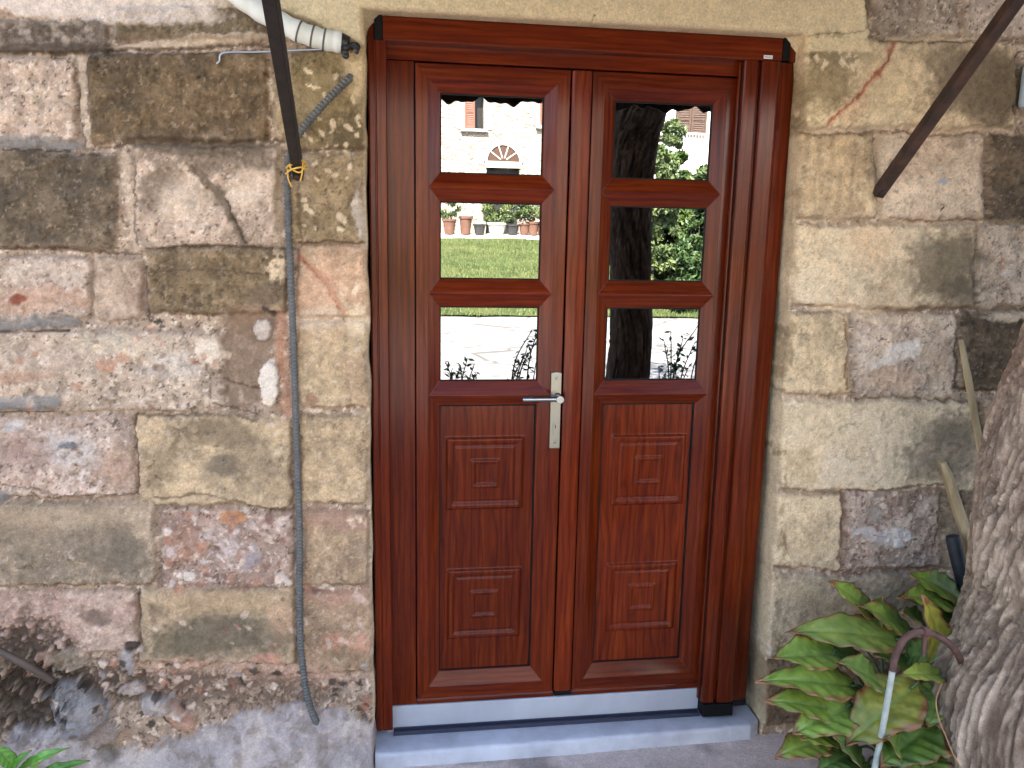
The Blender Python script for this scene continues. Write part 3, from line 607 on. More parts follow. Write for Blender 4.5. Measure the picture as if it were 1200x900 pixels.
def leaf(flip):
    ox = 0.0 if not flip else 0.9725
    sx = 1 if not flip else -1
    X = lambda x: ox + sx * x
    o = None
    xb0, xb1, xi0, xi1 = .039, .4135, .072, .378
    cells = [(2.109, 1.807, 2.074, 1.849), (1.807, 1.497, 1.767, 1.539), (1.497, 1.181, 1.455, 1.224), (1.181, .202, 1.148, .246)]
    fv = MB(); fh = MB()
    yb = YL + .02
    # stiles
    def qd(mb, pts): mb.add([(X(p[0]), p[1], p[2]) for p in pts], [(0, 1, 2, 3)])
    for xa, xb in ((0, xb0), (xb1, LW)):
        ins_a = xb0 if xa == 0 else xa
        if xa == 0:
            qd(fv, [(0, YL, H0), (xb0, YL, .202), (xb0, YL, 2.109), (0, YL, HT)])
            qd(fv, [(0, YL, H0), (0, YL + .03, H0), (0, YL + .03, HT), (0, YL, HT)])
        else:
            qd(fv, [(LW, YL, H0), (xb1, YL, .202), (xb1, YL, 2.109), (LW, YL, HT)])
            qd(fv, [(LW, YL, H0), (LW, YL + .03, H0), (LW, YL + .03, HT), (LW, YL, HT)])
    qd(fh, [(0, YL, HT), (LW, YL, HT), (xb1, YL, 2.109), (xb0, YL, 2.109)]); qd(fh, [(0, YL, HT), (LW, YL, HT), (LW, YL + .03, HT), (0, YL + .03, HT)])
    qd(fh, [(0, YL, H0), (LW, YL, H0), (xb1, YL, .202), (xb0, YL, .202)]); qd(fh, [(0, YL, H0), (LW, YL, H0), (LW, YL + .03, H0), (0, YL + .03, H0)])
    for (za, zb, ia, ib) in cells:
        qd(fv, [(xb0, YL, zb), (xi0, yb, ib), (xi0, yb, ia), (xb0, YL, za)]); qd(fv, [(xb1, YL, zb), (xi1, yb, ib), (xi1, yb, ia), (xb1, YL, za)])
        qd(fh, [(xb0, YL, za), (xb1, YL, za), (xi1, yb, ia), (xi0, yb, ia)]); qd(fh, [(xb0, YL, zb), (xb1, YL, zb), (xi1, yb, ib), (xi0, yb, ib)])
        # short return behind the bevel
        qd(fv, [(xi0, yb, ib), (xi0, yb + .006, ib), (xi0, yb + .006, ia), (xi0, yb, ia)]); qd(fv, [(xi1, yb, ib), (xi1, yb + .006, ib), (xi1, yb + .006, ia), (xi1, yb, ia)])
        qd(fh, [(xi0, yb, ia), (xi1, yb, ia), (xi1, yb + .006, ia), (xi0, yb + .006, ia)]); qd(fh, [(xi0, yb, ib), (xi1, yb, ib), (xi1, yb + .006, ib), (xi0, yb + .006, ib)])
    # one frame mesh with two material slots
    nv = len(fv.f); fv.add(fh.v, fh.f)
    frame = fv.build('door_leaf', M_WV, door)
    frame.data.materials.append(M_WH)
    for i, p in enumerate(frame.data.polygons): p.material_index = 0 if i < nv else 1
    bm = bmesh.new(); bm.from_mesh(frame.data); bmesh.ops.remove_doubles(bm, verts=bm.verts, dist=1e-5); bmesh.ops.recalc_face_normals(bm, faces=bm.faces)
    ref = max(bm.faces, key=lambda f: f.calc_area()); bm.normal_update()
    if ref.normal.y > 0: bmesh.ops.reverse_faces(bm, faces=bm.faces)
    bm.to_mesh(frame.data); bm.free()
    bv = frame.modifiers.new('bevel', 'BEVEL'); bv.width = .0016; bv.segments = 2; bv.limit_method = 'ANGLE'; bv.angle_limit = math.radians(15)
    frame['label'] = 'active door leaf with the lever handle' if not flip else 'door leaf without a handle'
    for k, (za, zb, ia, ib) in enumerate(cells):
        a, b_ = sorted((X(xi0), X(xi1))); g = .0035
        mb = MB()
        mb.box(a, a + g, yb + .002, yb + .012, ib, ia); mb.box(b_ - g, b_, yb + .002, yb + .012, ib, ia)
        mb.box(a + g, b_ - g, yb + .002, yb + .012, ib, ib + g); mb.box(a + g, b_ - g, yb + .002, yb + .012, ia - g, ia)
        mb.build('gasket', M_BLACK, frame)
        if k < 3:
            mb = MB(); mb.box(a + g, b_ - g, GLY, GLY + .006, ib + g, ia - g); mb.build('window_pane', M_GLASS, frame)
        else:
            x = np.arange(a + g, b_ - g, .0022); z = np.arange(ib + g, ia - g, .0022)
            XX, ZZ = np.meshgrid(x, z, indexing='ij'); Hp = np.zeros_like(XX)
            for (q0, q1, w0, w1) in ((.095, .340, .807, 1.040), (.100, .339, .360, .598)):
                cx, cz = (X(q0) + X(q1)) / 2, (w0 + w1) / 2; hx, hz = (q1 - q0) / 2 + .004, (w1 - w0) / 2 + .005
                d = np.maximum(np.abs(XX - cx) - hx, np.abs(ZZ - cz) - hz)         # <0 inside
                Hp += .0085 * sstep(0, -.010, d) - .0055 * sstep(-.017, -.029, d) + .003 * sstep(-.031, -.036, d)
                d2 = np.maximum(np.abs(XX - cx) - .047, np.abs(ZZ - cz) - .049)
                Hp += .005 * sstep(0, -.007, d2) - .005 * sstep(-.010, -.019, d2)
            mep = grid_mesh('lower_panel', XX, GLY - Hp, ZZ)
            pan = link('lower_panel', mep, M_WP, frame, fixn=False)
            s_ = sum(p.normal.y for p in list(mep.polygons)[:50])
            if s_ > 0: mep.flip_normals()
    return frame
lf = leaf(False); rf = leaf(True)
mb = MB()                                      # batten over the joint, fixed to the right leaf
mb.prism([(.457, YL + .03), (.457, YL - .006), (.462, YL - .011), (.485, YL - .013), (.511, YL - .011), (.516, YL - .006), (.516, YL + .03)], 'z', .166, 2.148)
mb.build('meeting_batten', M_WV, rf, bevel=.0012)
mb = MB(); mb.box(.456, .518, YL - .012, YL + .03, .1505, .164); mb.build('batten_end_cap', M_BLACK, rf, bevel=.001)
mb = MB(); mb.prism([(YL - .004, .1445), (YL - .004, .156), (YL - .001, .162), (YL + .02, .162), (YL + .02, .1445)], 'x', -.002, .455); mb.prism([(YL - .004, .1445), (YL - .004, .156), (YL - .001, .162), (YL + .02, .162), (YL + .02, .1445)], 'x', .519, .974)
mb.build('weather_bar', M_WH, door)
# handle on the left leaf
hx = .4345
mb = MB()
pl = [(hx - .0165 + .033 * t, 1.252 + .004 * math.sin(math.pi * t)) for t in np.linspace(0, 1, 9)]
mb.prism([(hx - .0165, 1.010)] + pl + [(hx + .0165, 1.010)], 'y', YL - .009, YL); plate = mb.build('handle_plate', M_STEEL, lf, bevel=.002)
for z in (1.236, 1.03):
    mb = MB(); mb.lathe([(0, -.0115), (.0038, -.0112), (.005, -.0085)], (hx, YL, z), 16, 'y'); mb.build('screw', M_CHROME, lf, 40)
mb = MB(); mb.lathe([(0, -.0125), (.0082, -.0125), (.0086, -.0085)], (hx, YL, 1.082), 24, 'y'); mb.box(hx - .0048, hx + .0048, YL - .0122, YL - .0085, 1.056, 1.078); mb.build('lock_cylinder', M_STEEL, lf, 40)
mb = MB(); mb.box(hx - .0012, hx + .0012, YL - .0132, YL - .012, 1.076, 1.087); mb.build('keyhole', M_BLACK, lf)
mb = MB(); zl = 1.178
mb.lathe([(0.0135, -.009), (.0135, -.017), (.010, -.021), (.0095, -.040), (.0125, -.043), (.0125, -.060), (.0115, -.0625), (0, -.0625)], (hx + .003, YL, zl), 28, 'y')
mb.tube([(hx + .003, YL - .052, zl), (hx - .02, YL - .052, zl), (hx - .06, YL - .053, zl), (hx - .108, YL - .053, zl), (hx - .112, YL - .053, zl)], [.0085, .0082, .0082, .0082, .006], 18)
mb.build('lever', M_CHROME, lf, 40)

# ------------------------------------------------------------------ side sliding fly screen round the door
scr = thing('fly_screen_casing', 'narrow mahogany coloured fly screen casing fitted round the door, box at the right', 'fly screen', (0.5, .06, .06))
YC = .048
mb = MB(); mb.prism([(YC, 2.1935), (YC - .004, 2.197), (YC - .004, 2.256), (YC, 2.2605), (YL - .006, 2.2605), (YL - .006, 2.1935)], 'x', -.089, 1.0795); mb.build('top_casing', M_WH, scr, bevel=.0012)
for x0 in (-.1125, 1.0810):
    mb = MB(); mb.box(x0, x0 + .022, YC - .006, YL - .006, 2.196, 2.2615); mb.build('end_cap', M_BLACK, scr, bevel=.0015)
mb = MB(); mb.prism([(-.132, YL), (-.132, YC + .004), (-.128, YC), (-.1145, YC - .001), (-.113, YC + .002), (-.110, YC + .002), (-.108, YC - .001), (-.083, YC - .001), (-.080, YC + .003), (-.080, YL)], 'z', .082, 2.259)
mb.build('side_rail', M_WV, scr, bevel=.001)
mb = MB(); mb.prism([(.966, YL - .006), (.966, YC), (.970, YC - .005), (1.004, YC - .007), (1.008, YC - .002), (1.009, YC + .008), (1.017, YC + .008), (1.018, YC - .004), (1.022, YC - .010), (1.066, YC - .012), (1.073, YC - .008), (1.078, YC - .003), (1.127, YC + .008), (1.131, YC + .014), (1.131, YL + .02), (1.0, YL + .02)], 'z', .112, 2.1925)
mb.build('screen_box', M_WV, scr, bevel=.001)
mb = MB(); mb.box(1.1035, 1.131, YC - .003, YL, 2.1935, 2.2585); mb.build('box_upper_end', M_WV, scr, bevel=.001)
mb = MB(); mb.prism([(.9605, YL - .006), (.9605, YC + .022), (.9645, YC + .020), (.9645, YL - .006)], 'z', .112, 2.192); mb.build('pull_bar', M_WV, scr, bevel=.001)
mb = MB(); mb.box(.9646, .9659, YC + .013, YL - .007, .112, 2.192); mb.build('dark_gap', M_BLACK, scr)  # black strip stands in for the shaded gap beside the pull bar
mb = MB(); mb.box(.967, 1.075, YC - .016, YL - .006, .0645, .1105); mb.build('box_foot', M_BLACK, scr, bevel=.003)
mb = MB(); mb.box(-.078, .966, YC + .004, YL - .012, .0575, .0645); mb.box(-.078, .966, YC + .004, YC + .007, .0645, .070); mb.box(-.078, .966, YL - .015, YL - .012, .0645, .070)
mb.build('floor_track', mat('anodised_track', (.05, .05, .075), .4, .5), scr)
M_WHITE = mat('white_label', (.7, .7, .68), .5)
mb = MB(); mb.box(1.022, 1.049, YC - .0052, YC - .004, 2.1995, 2.209); stk_ = mb.build('sticker', M_WHITE, scr)
mb = MB()
for k in range(5): mb.box(1.0245 + k * .0045, 1.0275 + k * .0045, YC - .0058, YC - .0052, 2.2025, 2.2055)
mb.build('print', mat('grey_ink', (.12, .12, .12), .6), stk_)

# ------------------------------------------------------------------ sill and step
M_MARB = noisy_mat('white_marble', (.31, .30, .325), (.38, .37, .395), 5, .5, .05, 80, .001)
mb = MB(); mb.box(-.10, .975, YL - .009, .16, .0, .1435)
sill = mb.build('door_sill', M_MARB, None, bevel=.003); tag(sill, 'pale grey sill block directly under the two door leaves', 'sill')
xs_s = np.linspace(-.134, 1.158, 400); prof = [(.10, .0), (.10, .0555), (.04, .0555), (.012, .0553), (.005, .0535), (.001, .049), (0, .043), (0, .02), (0, 0.0)]
YY = np.zeros((400, len(prof))); ZZ = np.zeros_like(YY); XXs = np.repeat(xs_s[:, None], len(prof), 1)
for j, (dy, z) in enumerate(prof):
    fr = np.interp(xs_s, [-.134, .5, 1.12, 1.158], [-.035, -.028, -.016, .01]); wn_ = .004 * (fbm(xs_s, xs_s * 0, 14, 4, 91) - .5) - .003 * sstep(.55, .8, fbm(xs_s, xs_s * 0 + 3, 30, 4, 92))
    wear = {4: .5, 5: 1.0, 6: .6, 7: .3}.get(j, 0)
    YY[:, j] = .10 if dy == .10 else fr + dy - wn_ * wear; ZZ[:, j] = z + (wn_ * wear * .7 if j in (3, 4, 5) else 0)
sx_, sy_ = np.meshgrid(xs_s, np.arange(len(prof)) * .02, indexing='ij')
M_STEP = noisy_mat('step_marble', (.32, .305, .33), (.50, .485, .515), 6, .6, .2, 140, .002)
stp = link('stone_step', grid_mesh('stone_step', XXs, YY, ZZ), M_STEP, None, fixn=True); stp.data.set_sharp_from_angle(angle=math.radians(50)); tag(stp, 'thin light grey step slab lying in front of the door sill', 'step')

# ------------------------------------------------------------------ GROUND
M_CONC = noisy_mat('grey_concrete', alb((128, 130, 142)), alb((168, 170, 180)), 6, .85, .35, 150, .003)
x = np.linspace(-6, 7, 500); y = np.linspace(-2.2, .25, 160); XX, YY = np.meshgrid(x, y, indexing='ij')
zz = .004 + .006 * (fbm(XX, YY, 3, 4, 70) - .5) + .003 * (fbm(XX, YY, 22, 3, 71) - .5)
kc = np.empty(XX.shape + (3,)); kc[:] = A((190, 182, 184), 0); g1 = fbm(XX, YY, 5, 5, 72); g2 = fbm(XX, YY, 30, 4, 73)
kc *= (1 + .5 * (g1 - .5) + .3 * (g2 - .5))[..., None]; mixc(kc, A((112, 108, 106)), sstep(.55, .72, g1) * .7)
apron = link('pavement', grid_mesh('pavement', XX, YY, zz, kc), M_STONE, None, fixn=False); tag(apron, kind='structure')
if apron.data.polygons[0].normal.z < 0: apron.data.flip_normals()
YH = -25.5                                     # far house front
def gz(y):                                     # the court rises to the far house
    return np.interp(-np.asarray(y, float), [0, 14.5, 20, 24.5, 60], [0, 0.0, .95, 1.9, 1.95])
M_EARTH = noisy_mat('dry_earth', (.16, .12, .08), (.24, .19, .13), .4, .95, .4, 4, .03)
ys = np.array([3000, 60, 12, 0, -2, -14.5, -17, -20, -22, -24.5, -60, -3000.]); xs = np.array([-3000, -60, -20, 0, 20, 60, 3000.])
XX, YY = np.meshgrid(xs, ys, indexing='ij')
gr = link('ground', grid_mesh('ground', XX, YY, gz(YY) - .012), M_EARTH, None, fixn=True); tag(gr, kind='structure')
def slope_sheet(name, x0, x1, y0, y1, M, lift, nx=60, ny=80, amp=0.0):
    XX, YY = np.meshgrid(np.linspace(x0, x1, nx), np.linspace(y0, y1, ny), indexing='ij')
    o = link(name, grid_mesh(name, XX, YY, gz(YY) + lift + amp * (fbm(XX, YY, 1.2, 4, 80) - .5)), M, None, fixn=False)
    if o.data.polygons[0].normal.z < 0: o.data.flip_normals()
    return tag(o, kind='structure')
M_PAVE = mat('flagstones', rough=.85); t = NT(M_PAVE); p = t.pos()
vo = t.n('ShaderNodeTexVoronoi', feature='DISTANCE_TO_EDGE'); vo.inputs['Scale'].default_value = 1.15; t.l(t.pos((.62, 1.25, 1)), vo.inputs['Vector'])
vc = t.n('ShaderNodeTexVoronoi', feature='F1'); vc.inputs['Scale'].default_value = 1.15; t.l(t.pos((.62, 1.25, 1)), vc.inputs['Vector'])
tone = t.ramp(vc.outputs['Color'], [(0.2, (.20, .20, .21)), (.8, (.29, .285, .28))])
c = t.mix(tone, t.ramp(t.noise(p, 5, 5), [(.3, .75), (.7, 1.1)]), 1, 'MULTIPLY')
c = t.mix((.10, .095, .085), c, t.ramp(vo.outputs['Distance'], [(.012, 0), (.035, 1)])); t.base(c); t.bump(t.ramp(vo.outputs['Distance'], [(.0, 0), (.06, 1)]), .6, .03)
slope_sheet('paving', -16, 22, -1.9, -14.6, M_PAVE, .0)
M_LAWN = mat('lawn_grass', rough=.9, spec=.2); t = NT(M_LAWN); p = t.pos()
c = t.ramp(t.noise(t.pos((.7, 1.2, 1)), .7, 8, .75), [(.34, (.035, .055, .018)), (.5, (.085, .115, .038)), (.66, (.15, .16, .065))])
c = t.mix(c, t.ramp(t.noise(p, 38, 4, .7), [(.3, .45), (.6, 1.15)]), .9, 'MULTIPLY'); t.base(c); t.bump(t.noise(p, 30, 5, .7), 1.0, .08)
slope_sheet('lawn', -16, 22, -14.6, -23.6, M_LAWN, .03, 160, 120, .06)
g = np.random.default_rng(77); nb_ = 26000
bx = g.uniform(-6, 9, nb_); by = -14.6 - g.uniform(0, 1, nb_) ** 1.3 * 9.0; bh = g.uniform(.04, .13, nb_); ba = g.uniform(0, 6.28, nb_); bw = .012
co = np.zeros((nb_, 3, 3)); z0_ = gz(by) + .02
co[:, 0] = np.stack([bx - bw * np.cos(ba), by - bw * np.sin(ba), z0_], -1); co[:, 1] = np.stack([bx + bw * np.cos(ba), by + bw * np.sin(ba), z0_], -1); co[:, 2] = np.stack([bx + g.normal(0, .04, nb_), by + g.normal(0, .04, nb_), z0_ + bh], -1)
gm = bpy.data.meshes.new('grass'); gm.from_pydata(co.reshape(-1, 3).tolist(), [], np.arange(nb_ * 3).reshape(-1, 3).tolist())
M_BLADE = mat('grass_blades', rough=.8, spec=.2); t = NT(M_BLADE); t.base(t.ramp(t.noise(t.pos(), 9, 3, .7), [(.3, (.03, .055, .012)), (.5, (.10, .13, .042)), (.7, (.20, .205, .09))]))
tag(link('grass', gm, M_BLADE, None, fixn=False), 'short sunlit grass of the lawn mirrored in the middle panes', 'grass', kind='stuff')
slope_sheet('path', -16, 22, -23.6, -25.3, noisy_mat('pale_gravel', (.4, .38, .34), (.52, .5, .46), 8, .9, .4, 40, .01), .02)

# ------------------------------------------------------------------ iron struts, conduit, pipe, wire
M_IRON = noisy_mat('dark_iron', (.012, .011, .011), (.035, .026, .022), 30, .6, .25, 160, .001, .3)
M_RUSTIRON = noisy_mat('rusty_iron', (.018, .013, .011), (.075, .036, .024), 22, .7, .3, 160, .001, .2)
def strut(name, a, b_, wd, M, label):
    a, b_ = Vector(a), Vector(b_); d = (b_ - a).normalized(); sd_ = d.cross(Vector((0, 1, 0))).normalized(); n = sd_.cross(d)
    mb = MB(); pts = []
    for e_ in (a, b_):
        pts += [e_ + sd_ * sx * wd + n * sy * wd for sx, sy in ((-1, -1), (1, -1), (1, 1), (-1, 1))]
    mb.add(pts, [(0, 1, 2, 3), (4, 7, 6, 5), (0, 4, 5, 1), (1, 5, 6, 2), (2, 6, 7, 3), (3, 7, 4, 0)])
    o = mb.build(name, M, None, bevel=.002); tag(o, label, 'strut')
    lg = MB(); f_ = a + d * .022; lg.tube([Vector((f_.x, .012, f_.z - .006)), Vector((f_.x, f_.y - wd * .2, f_.z))], wd * .72, 12); lg.build('lug', M, o, 50)
    bt = MB(); bt.tube([f_ - n * (wd + .008) - d * 0, f_ - n * (wd - .002)], .0085, 6); bt.tube([f_ + n * (wd + .008), f_ + n * (wd - .002)], .0085, 6); bt.build('bolt', M_RUSTIRON, o, 30)
    return o
def ext(u0, v0, u1, v1, y0, y1, k):
    a, b_ = P(u0, v0, y0), P(u1, v1, y1); return a, a + (b_ - a) * k
a, b_ = ext(350, 206, 317, -2, -.02, -.70, 1.27)
strut('iron_strut', a, b_, .0135, M_IRON, 'black iron strut slanting up from the wall left of the door, string round its foot')
a2, b2 = ext(1028, 228, 1192, -2, -.015, -.42, 1.42)
strut('iron_strut', a2, b2, .0155, M_RUSTIRON, 'rusty brown iron strut slanting up from the wall right of the door')
# mortar plug at the right strut's foot is part of the wall; awning that the struts carry
M_AWN = noisy_mat('backlit_canvas', (.02, .017, .016), (.045, .035, .03), 6, .9, .2, 90, .002)  # near-black colour stands in for the fringe hanging against the light
yf = -.93; zf = R(560, 118.5, yf).z + .08
AW = thing('awning', 'canopy with a wavy fringe darkened as if backlit, mirrored along the top of the upper glass panes', 'awning', (.5, -.5, 2.5))
mb = MB(); mb.prism([(-.03, 2.83), (yf, zf + .02), (yf, zf), (-.03, 2.81)], 'x', -.55, 1.8); mb.build('cover', noisy_mat('pale_canvas', (.5, .47, .4), (.6, .56, .48), 4, .9, .1), AW)  # cover coloured pale so that it bounces ground light onto the lintel
mb = MB(); n = 260; vs = []; fs = []
ed = R(560, 118.5, yf).z
for i in range(n + 1):
    xx = -.55 + 2.35 * i / n
    zb = ed + .009 * math.sin(xx * 27) + .006 * math.sin(xx * 67 + 1) + .004 * math.sin(xx * 113)
    vs += [(xx, yf, zf + .025), (xx, yf, zb), (xx, yf - .012, zb), (xx, yf - .012, zf + .025)]
for i in range(n):
    for k in range(4): fs.append((i*4+k, i*4+(k+1) % 4, i*4+4+(k+1) % 4, i*4+4+k))
mb.add(vs, fs); mb.build('fringe', M_AWN, AW)

M_PVC = noisy_mat('grey_conduit', (.06, .055, .05), (.105, .097, .086), 30, .5, 0)
def smooth_path(pts, n=220):
    pts = [Vector(p) for p in pts]; out = []
    ext_ = [pts[0] * 2 - pts[1]] + pts + [pts[-1] * 2 - pts[-2]]
    per = max(2, n // (len(pts) - 1))
    for i in range(1, len(ext_) - 2):
        p0, p1, p2, p3 = ext_[i-1:i+3]
        for k in range(per):
            t_ = k / per
            out.append(.5 * ((2 * p1) + (p2 - p0) * t_ + (2 * p0 - 5 * p1 + 4 * p2 - p3) * t_**2 + (3 * p1 - p0 - 3 * p2 + p3) * t_**3))
    out.append(pts[-1]); return out
path = smooth_path([P(411, 90, .0), P(404, 97, -.022), P(385, 116, -.03), P(366, 137, -.032), P(350, 158, -.032), P(341, 178, -.03), P(337, 205, -.03), P(338, 260, -.026), P(341, 330, -.024), P(345, 430, -.022), P(348, 530, -.022), P(351, 620, -.024), P(351, 690, -.026), P(352, 750, -.03), P(358, 805, -.034), P(366, 835, -.03), P(374, 852, -.006)], 1300)
acc = 0; rad = []
for i, p_ in enumerate(path):
    if i: acc += (p_ - path[i-1]).length
    rad.append(.0098 + .0015 * math.sin(acc / .0105 * 2 * math.pi))
mb = MB(); mb.tube(path, rad, 14)
tag(mb.build('corrugated_conduit', M_PVC, None, 180), 'grey corrugated plastic conduit running down the wall left of the door', 'conduit')
M_WPVC = noisy_mat('whitewashed_pipe', (.56, .53, .45), (.68, .66, .6), 12, .6, .15, 60, .002)
pp = thing('white_pipe', 'whitewashed plastic pipe slanting down to the door corner, black taped end', 'pipe', P(350, 30, -.02))
path = smooth_path([P(232, -40, -.03), P(275, -8, -.03), P(310, 16, -.03), P(348, 36, -.03), P(378, 46, -.028), P(400, 50, -.024)], 60)
mb = MB(); mb.tube(path, [.027 + .0012 * math.sin(i * .9) for i in range(len(path))], 18); mb.build('pipe_body', M_WPVC, pp, 60)
mb = MB()
for k in range(9):
    q0 = P(398 + rr.uniform(0, 20), 54 + rr.uniform(-2, 9), -.03 + rr.uniform(-.012, .012)); q1 = q0 + Vector((rr.uniform(-.02, .02), rr.uniform(-.008, .008), rr.uniform(-.014, .014)))
    mb.tube([q0, q0.lerp(q1, .5), q1], [rr.uniform(.005, .009), rr.uniform(.008, .012), rr.uniform(.004, .008)], 9)
mb.tube([P(399, 48.5, -.026), P(408, 52, -.026)], [.0225, .02], 14)
mb.build('taped_end', mat('black_tape', (.012, .011, .012), .45), pp, 50)
mb = MB()
for k in (.62, .72, .83):
    i = int(k * (len(path) - 1)); d = (path[i+1] - path[i-1]).normalized() * .0025
    mb.tube([path[i] - d, path[i] + d], .0287, 18, True)
mb.build('seam', mat('dirt_seam', (.10, .085, .065), .8), pp, 50)
mb = MB(); mb.tube(smooth_path([P(251, 76, -.01), P(257, 72, -.022), P(262, 62, -.024), P(300, 61, -.02), P(345, 59, -.022), P(402, 57, -.03)], 60), .0026, 8)
tag(mb.build('thin_wire', mat('galvanised_wire', (.36, .37, .4), .45, .7), None, 180), 'thin galvanised wire stretched from the wall to the white pipe', 'wire')
# orange string at the strut's foot
M_STR = noisy_mat('orange_twine', (.48, .24, .03), (.62, .36, .06), 90, .8, .3, 400, .001)
mb = MB(); s0 = P(350, 196, -.05)
def sp(*q): return smooth_path([P(u_, v_, y_) for u_, v_, y_ in q], 60)
mb.tube(sp((335, 197, -.075), (345, 189, -.105), (356, 189, -.105), (360, 198, -.08), (353, 196, -.105), (341, 199, -.105), (335, 204, -.075)), .0025, 8)
mb.tube(sp((337, 198, -.09), (338, 210, -.08), (342, 219, -.07)), .0022, 8); mb.tube(sp((355, 190, -.105), (354, 203, -.10), (352, 212, -.09)), .0022, 8); mb.tube(sp((346, 190, -.106), (340, 196, -.106), (351, 202, -.10), (359, 193, -.098)), .0022, 8)
tag(mb.build('twine', M_STR, None, 180), 'orange twine knotted round the foot of the black strut', 'string')
# brown hose stub in the dirt
mb = MB(); mb.tube(smooth_path([P(-60, 735, -.09), P(0, 763, -.08), P(30, 779, -.07), P(62, 798, -.035)], 40), [.010] * 41, 14)
M_HOSE = noisy_mat('brown_hose', (.055, .036, .026), (.10, .068, .05), 20, .6, .1)
tag(mb.build('brown_hose', M_HOSE, None, 180), 'brown hose end sticking out by the dirt patch at the foot of the wall', 'hose')
# pale blue pot rim edge at far right
bl = P(1203, 100, -.03)
mb = MB(); mb.lathe([(0, -.062), (.034, -.062), (.038, -.05), (.038, .05), (.034, .062), (0, .062)], bl + Vector((.028, 0, 0)), 20)
tag(mb.build('junction_box', mat('pale_blue_plastic', (.42, .50, .56), .5), None, 40), 'pale blue plastic box on the wall at the upper right', 'box')

# ------------------------------------------------------------------ TREE AT THE RIGHT
def bark_trunk(name, pts, rads, M, parent, seed, seg=420, n=460, amp=.03, ck=None, cols=((104, 88, 76), (156, 139, 123), (182, 166, 150))):
    cen = smooth_path(pts, n); k = len(cen); rr_ = np.interp(np.linspace(0, 1, k), np.linspace(0, 1, len(rads)), rads)
    L = np.concatenate([[0], np.cumsum([(cen[i+1] - cen[i]).length for i in range(k-1)])])
    th = np.linspace(0, 2*np.pi, seg + 1)
    TH, LL = np.meshgrid(th, L, indexing='xy'); RRR = np.repeat(rr_[:, None], seg + 1, 1)
    s_ = rr_.mean()
    # noise on a cylinder: blend two windows so that the seam closes
    def cyl(scale, sq, oc, sd_):
        aa = fbm(TH * s_ + .13 * np.sin(LL * 3 + sd_), LL * sq, scale, oc, sd_); bb = fbm((TH - 2*np.pi) * s_ + .13 * np.sin(LL * 3 + sd_), LL * sq, scale, oc, sd_)
        wgt = TH / (2*np.pi); wgt = sstep(.85, 1.0, wgt); return aa * (1 - wgt) + bb * wgt
    big = cyl(15, .10, 3, seed); rid = 1 - np.abs(cyl(32, .10, 4, seed + 1) * 2 - 1) * 3.6; fine = cyl(95, .4, 4, seed + 2); lump = cyl(4, .5, 3, seed + 5)
    rid = np.clip(rid, -1, 1); furrow = sstep(.35, .95, rid); rid2 = 1 - np.abs(cyl(80, .14, 4, seed + 3) * 2 - 1) * 3.6; furrow2 = sstep(.4, .95, rid2)
    crack = sstep(.62, .70, cyl(30, .9, 3, seed + 7))
    D = amp * (.5 * (lump - .5) + .6 * (big - .5) - .6 * furrow - .22 * furrow2 + .22 * (fine - .5) - .12 * crack)
    co = np.zeros((k, seg + 1, 3)); up = None
    for i in range(k):
        t_ = (cen[min(i+1, k-1)] - cen[max(i-1, 0)]).normalized()
        if up is None: up = Vector((0, 1, 0))
        a = t_.cross(up).normalized(); b_ = a.cross(t_).normalized(); up = b_
        r_ = rr_[i] + D[i]
        co[i] = np.array(cen[i])[None] + (np.cos(th)[:, None] * np.array(a) + np.sin(th)[:, None] * np.array(b_)) * r_[:, None]
    c = np.empty((k, seg + 1, 3)); c[:] = A(cols[1]); mixc(c, A(cols[2]), sstep(.45, .7, fine) * .8); c *= (1 + .8 * (fine - .5) + .5 * (big - .5))[..., None]; mixc(c, A(cols[0]), furrow2 * .45); mixc(c, A(cols[0]), furrow * .7); mixc(c, A((128, 100, 82)), sstep(.5, .7, lump) * .35 * (cols[1][0] > 80)); mixc(c, A(cols[0]), crack * .5)
    mixc(c, A(tuple(min(255, k * 1.2) for k in cols[2])), sstep(.58, .72, cyl(18, .3, 4, seed + 9)) * .5 * (1 - furrow))
    me_ = grid_mesh(name, co[..., 0], co[..., 1], co[..., 2], c)
    o = link(name, me_, M, parent, fixn=True); return o
YT = -.46
tr = thing('old_tree', 'old tree with deeply furrowed grey bark leaning at the right edge of the photo', 'tree', (P(1230, 900, YT).x, YT, 0))
edge = [(1086, 990, 150), (1086, 900, 134), (1093, 830, 118), (1122, 770, 100), (1140, 700, 97), (1142, 610, 101), (1150, 530, 104), (1166, 475, 105), (1198, 388, 102), (1250, 280, 100), (1310, 150, 96), (1380, 0, 90)]
pts = []; rads = []
sc_ = lambda u_, v_: (P(u_ + 1, v_, YT) - P(u_, v_, YT)).length
for u_, v_, wpx in edge:
    u_ += np.interp(v_, [0, 380, 560, 700, 830, 900], [46, 40, 26, 16, 12, 12])
    r_ = wpx * sc_(u_ + wpx, v_) * .97; pts.append(P(u_ + wpx, v_, YT)); rads.append(r_)
pts[0].z = min(pts[0].z, -.05)
top = pts[-1]; dlast = (pts[-1] - pts[-2]).normalized()
pts += [top + dlast * .6 + Vector((.0, -.1, .1)), top + dlast * 1.3 + Vector((-.1, -.3, .35))]; rads += [.13, .1]
bark_trunk('trunk', pts, rads, M_STONE, tr, 90)
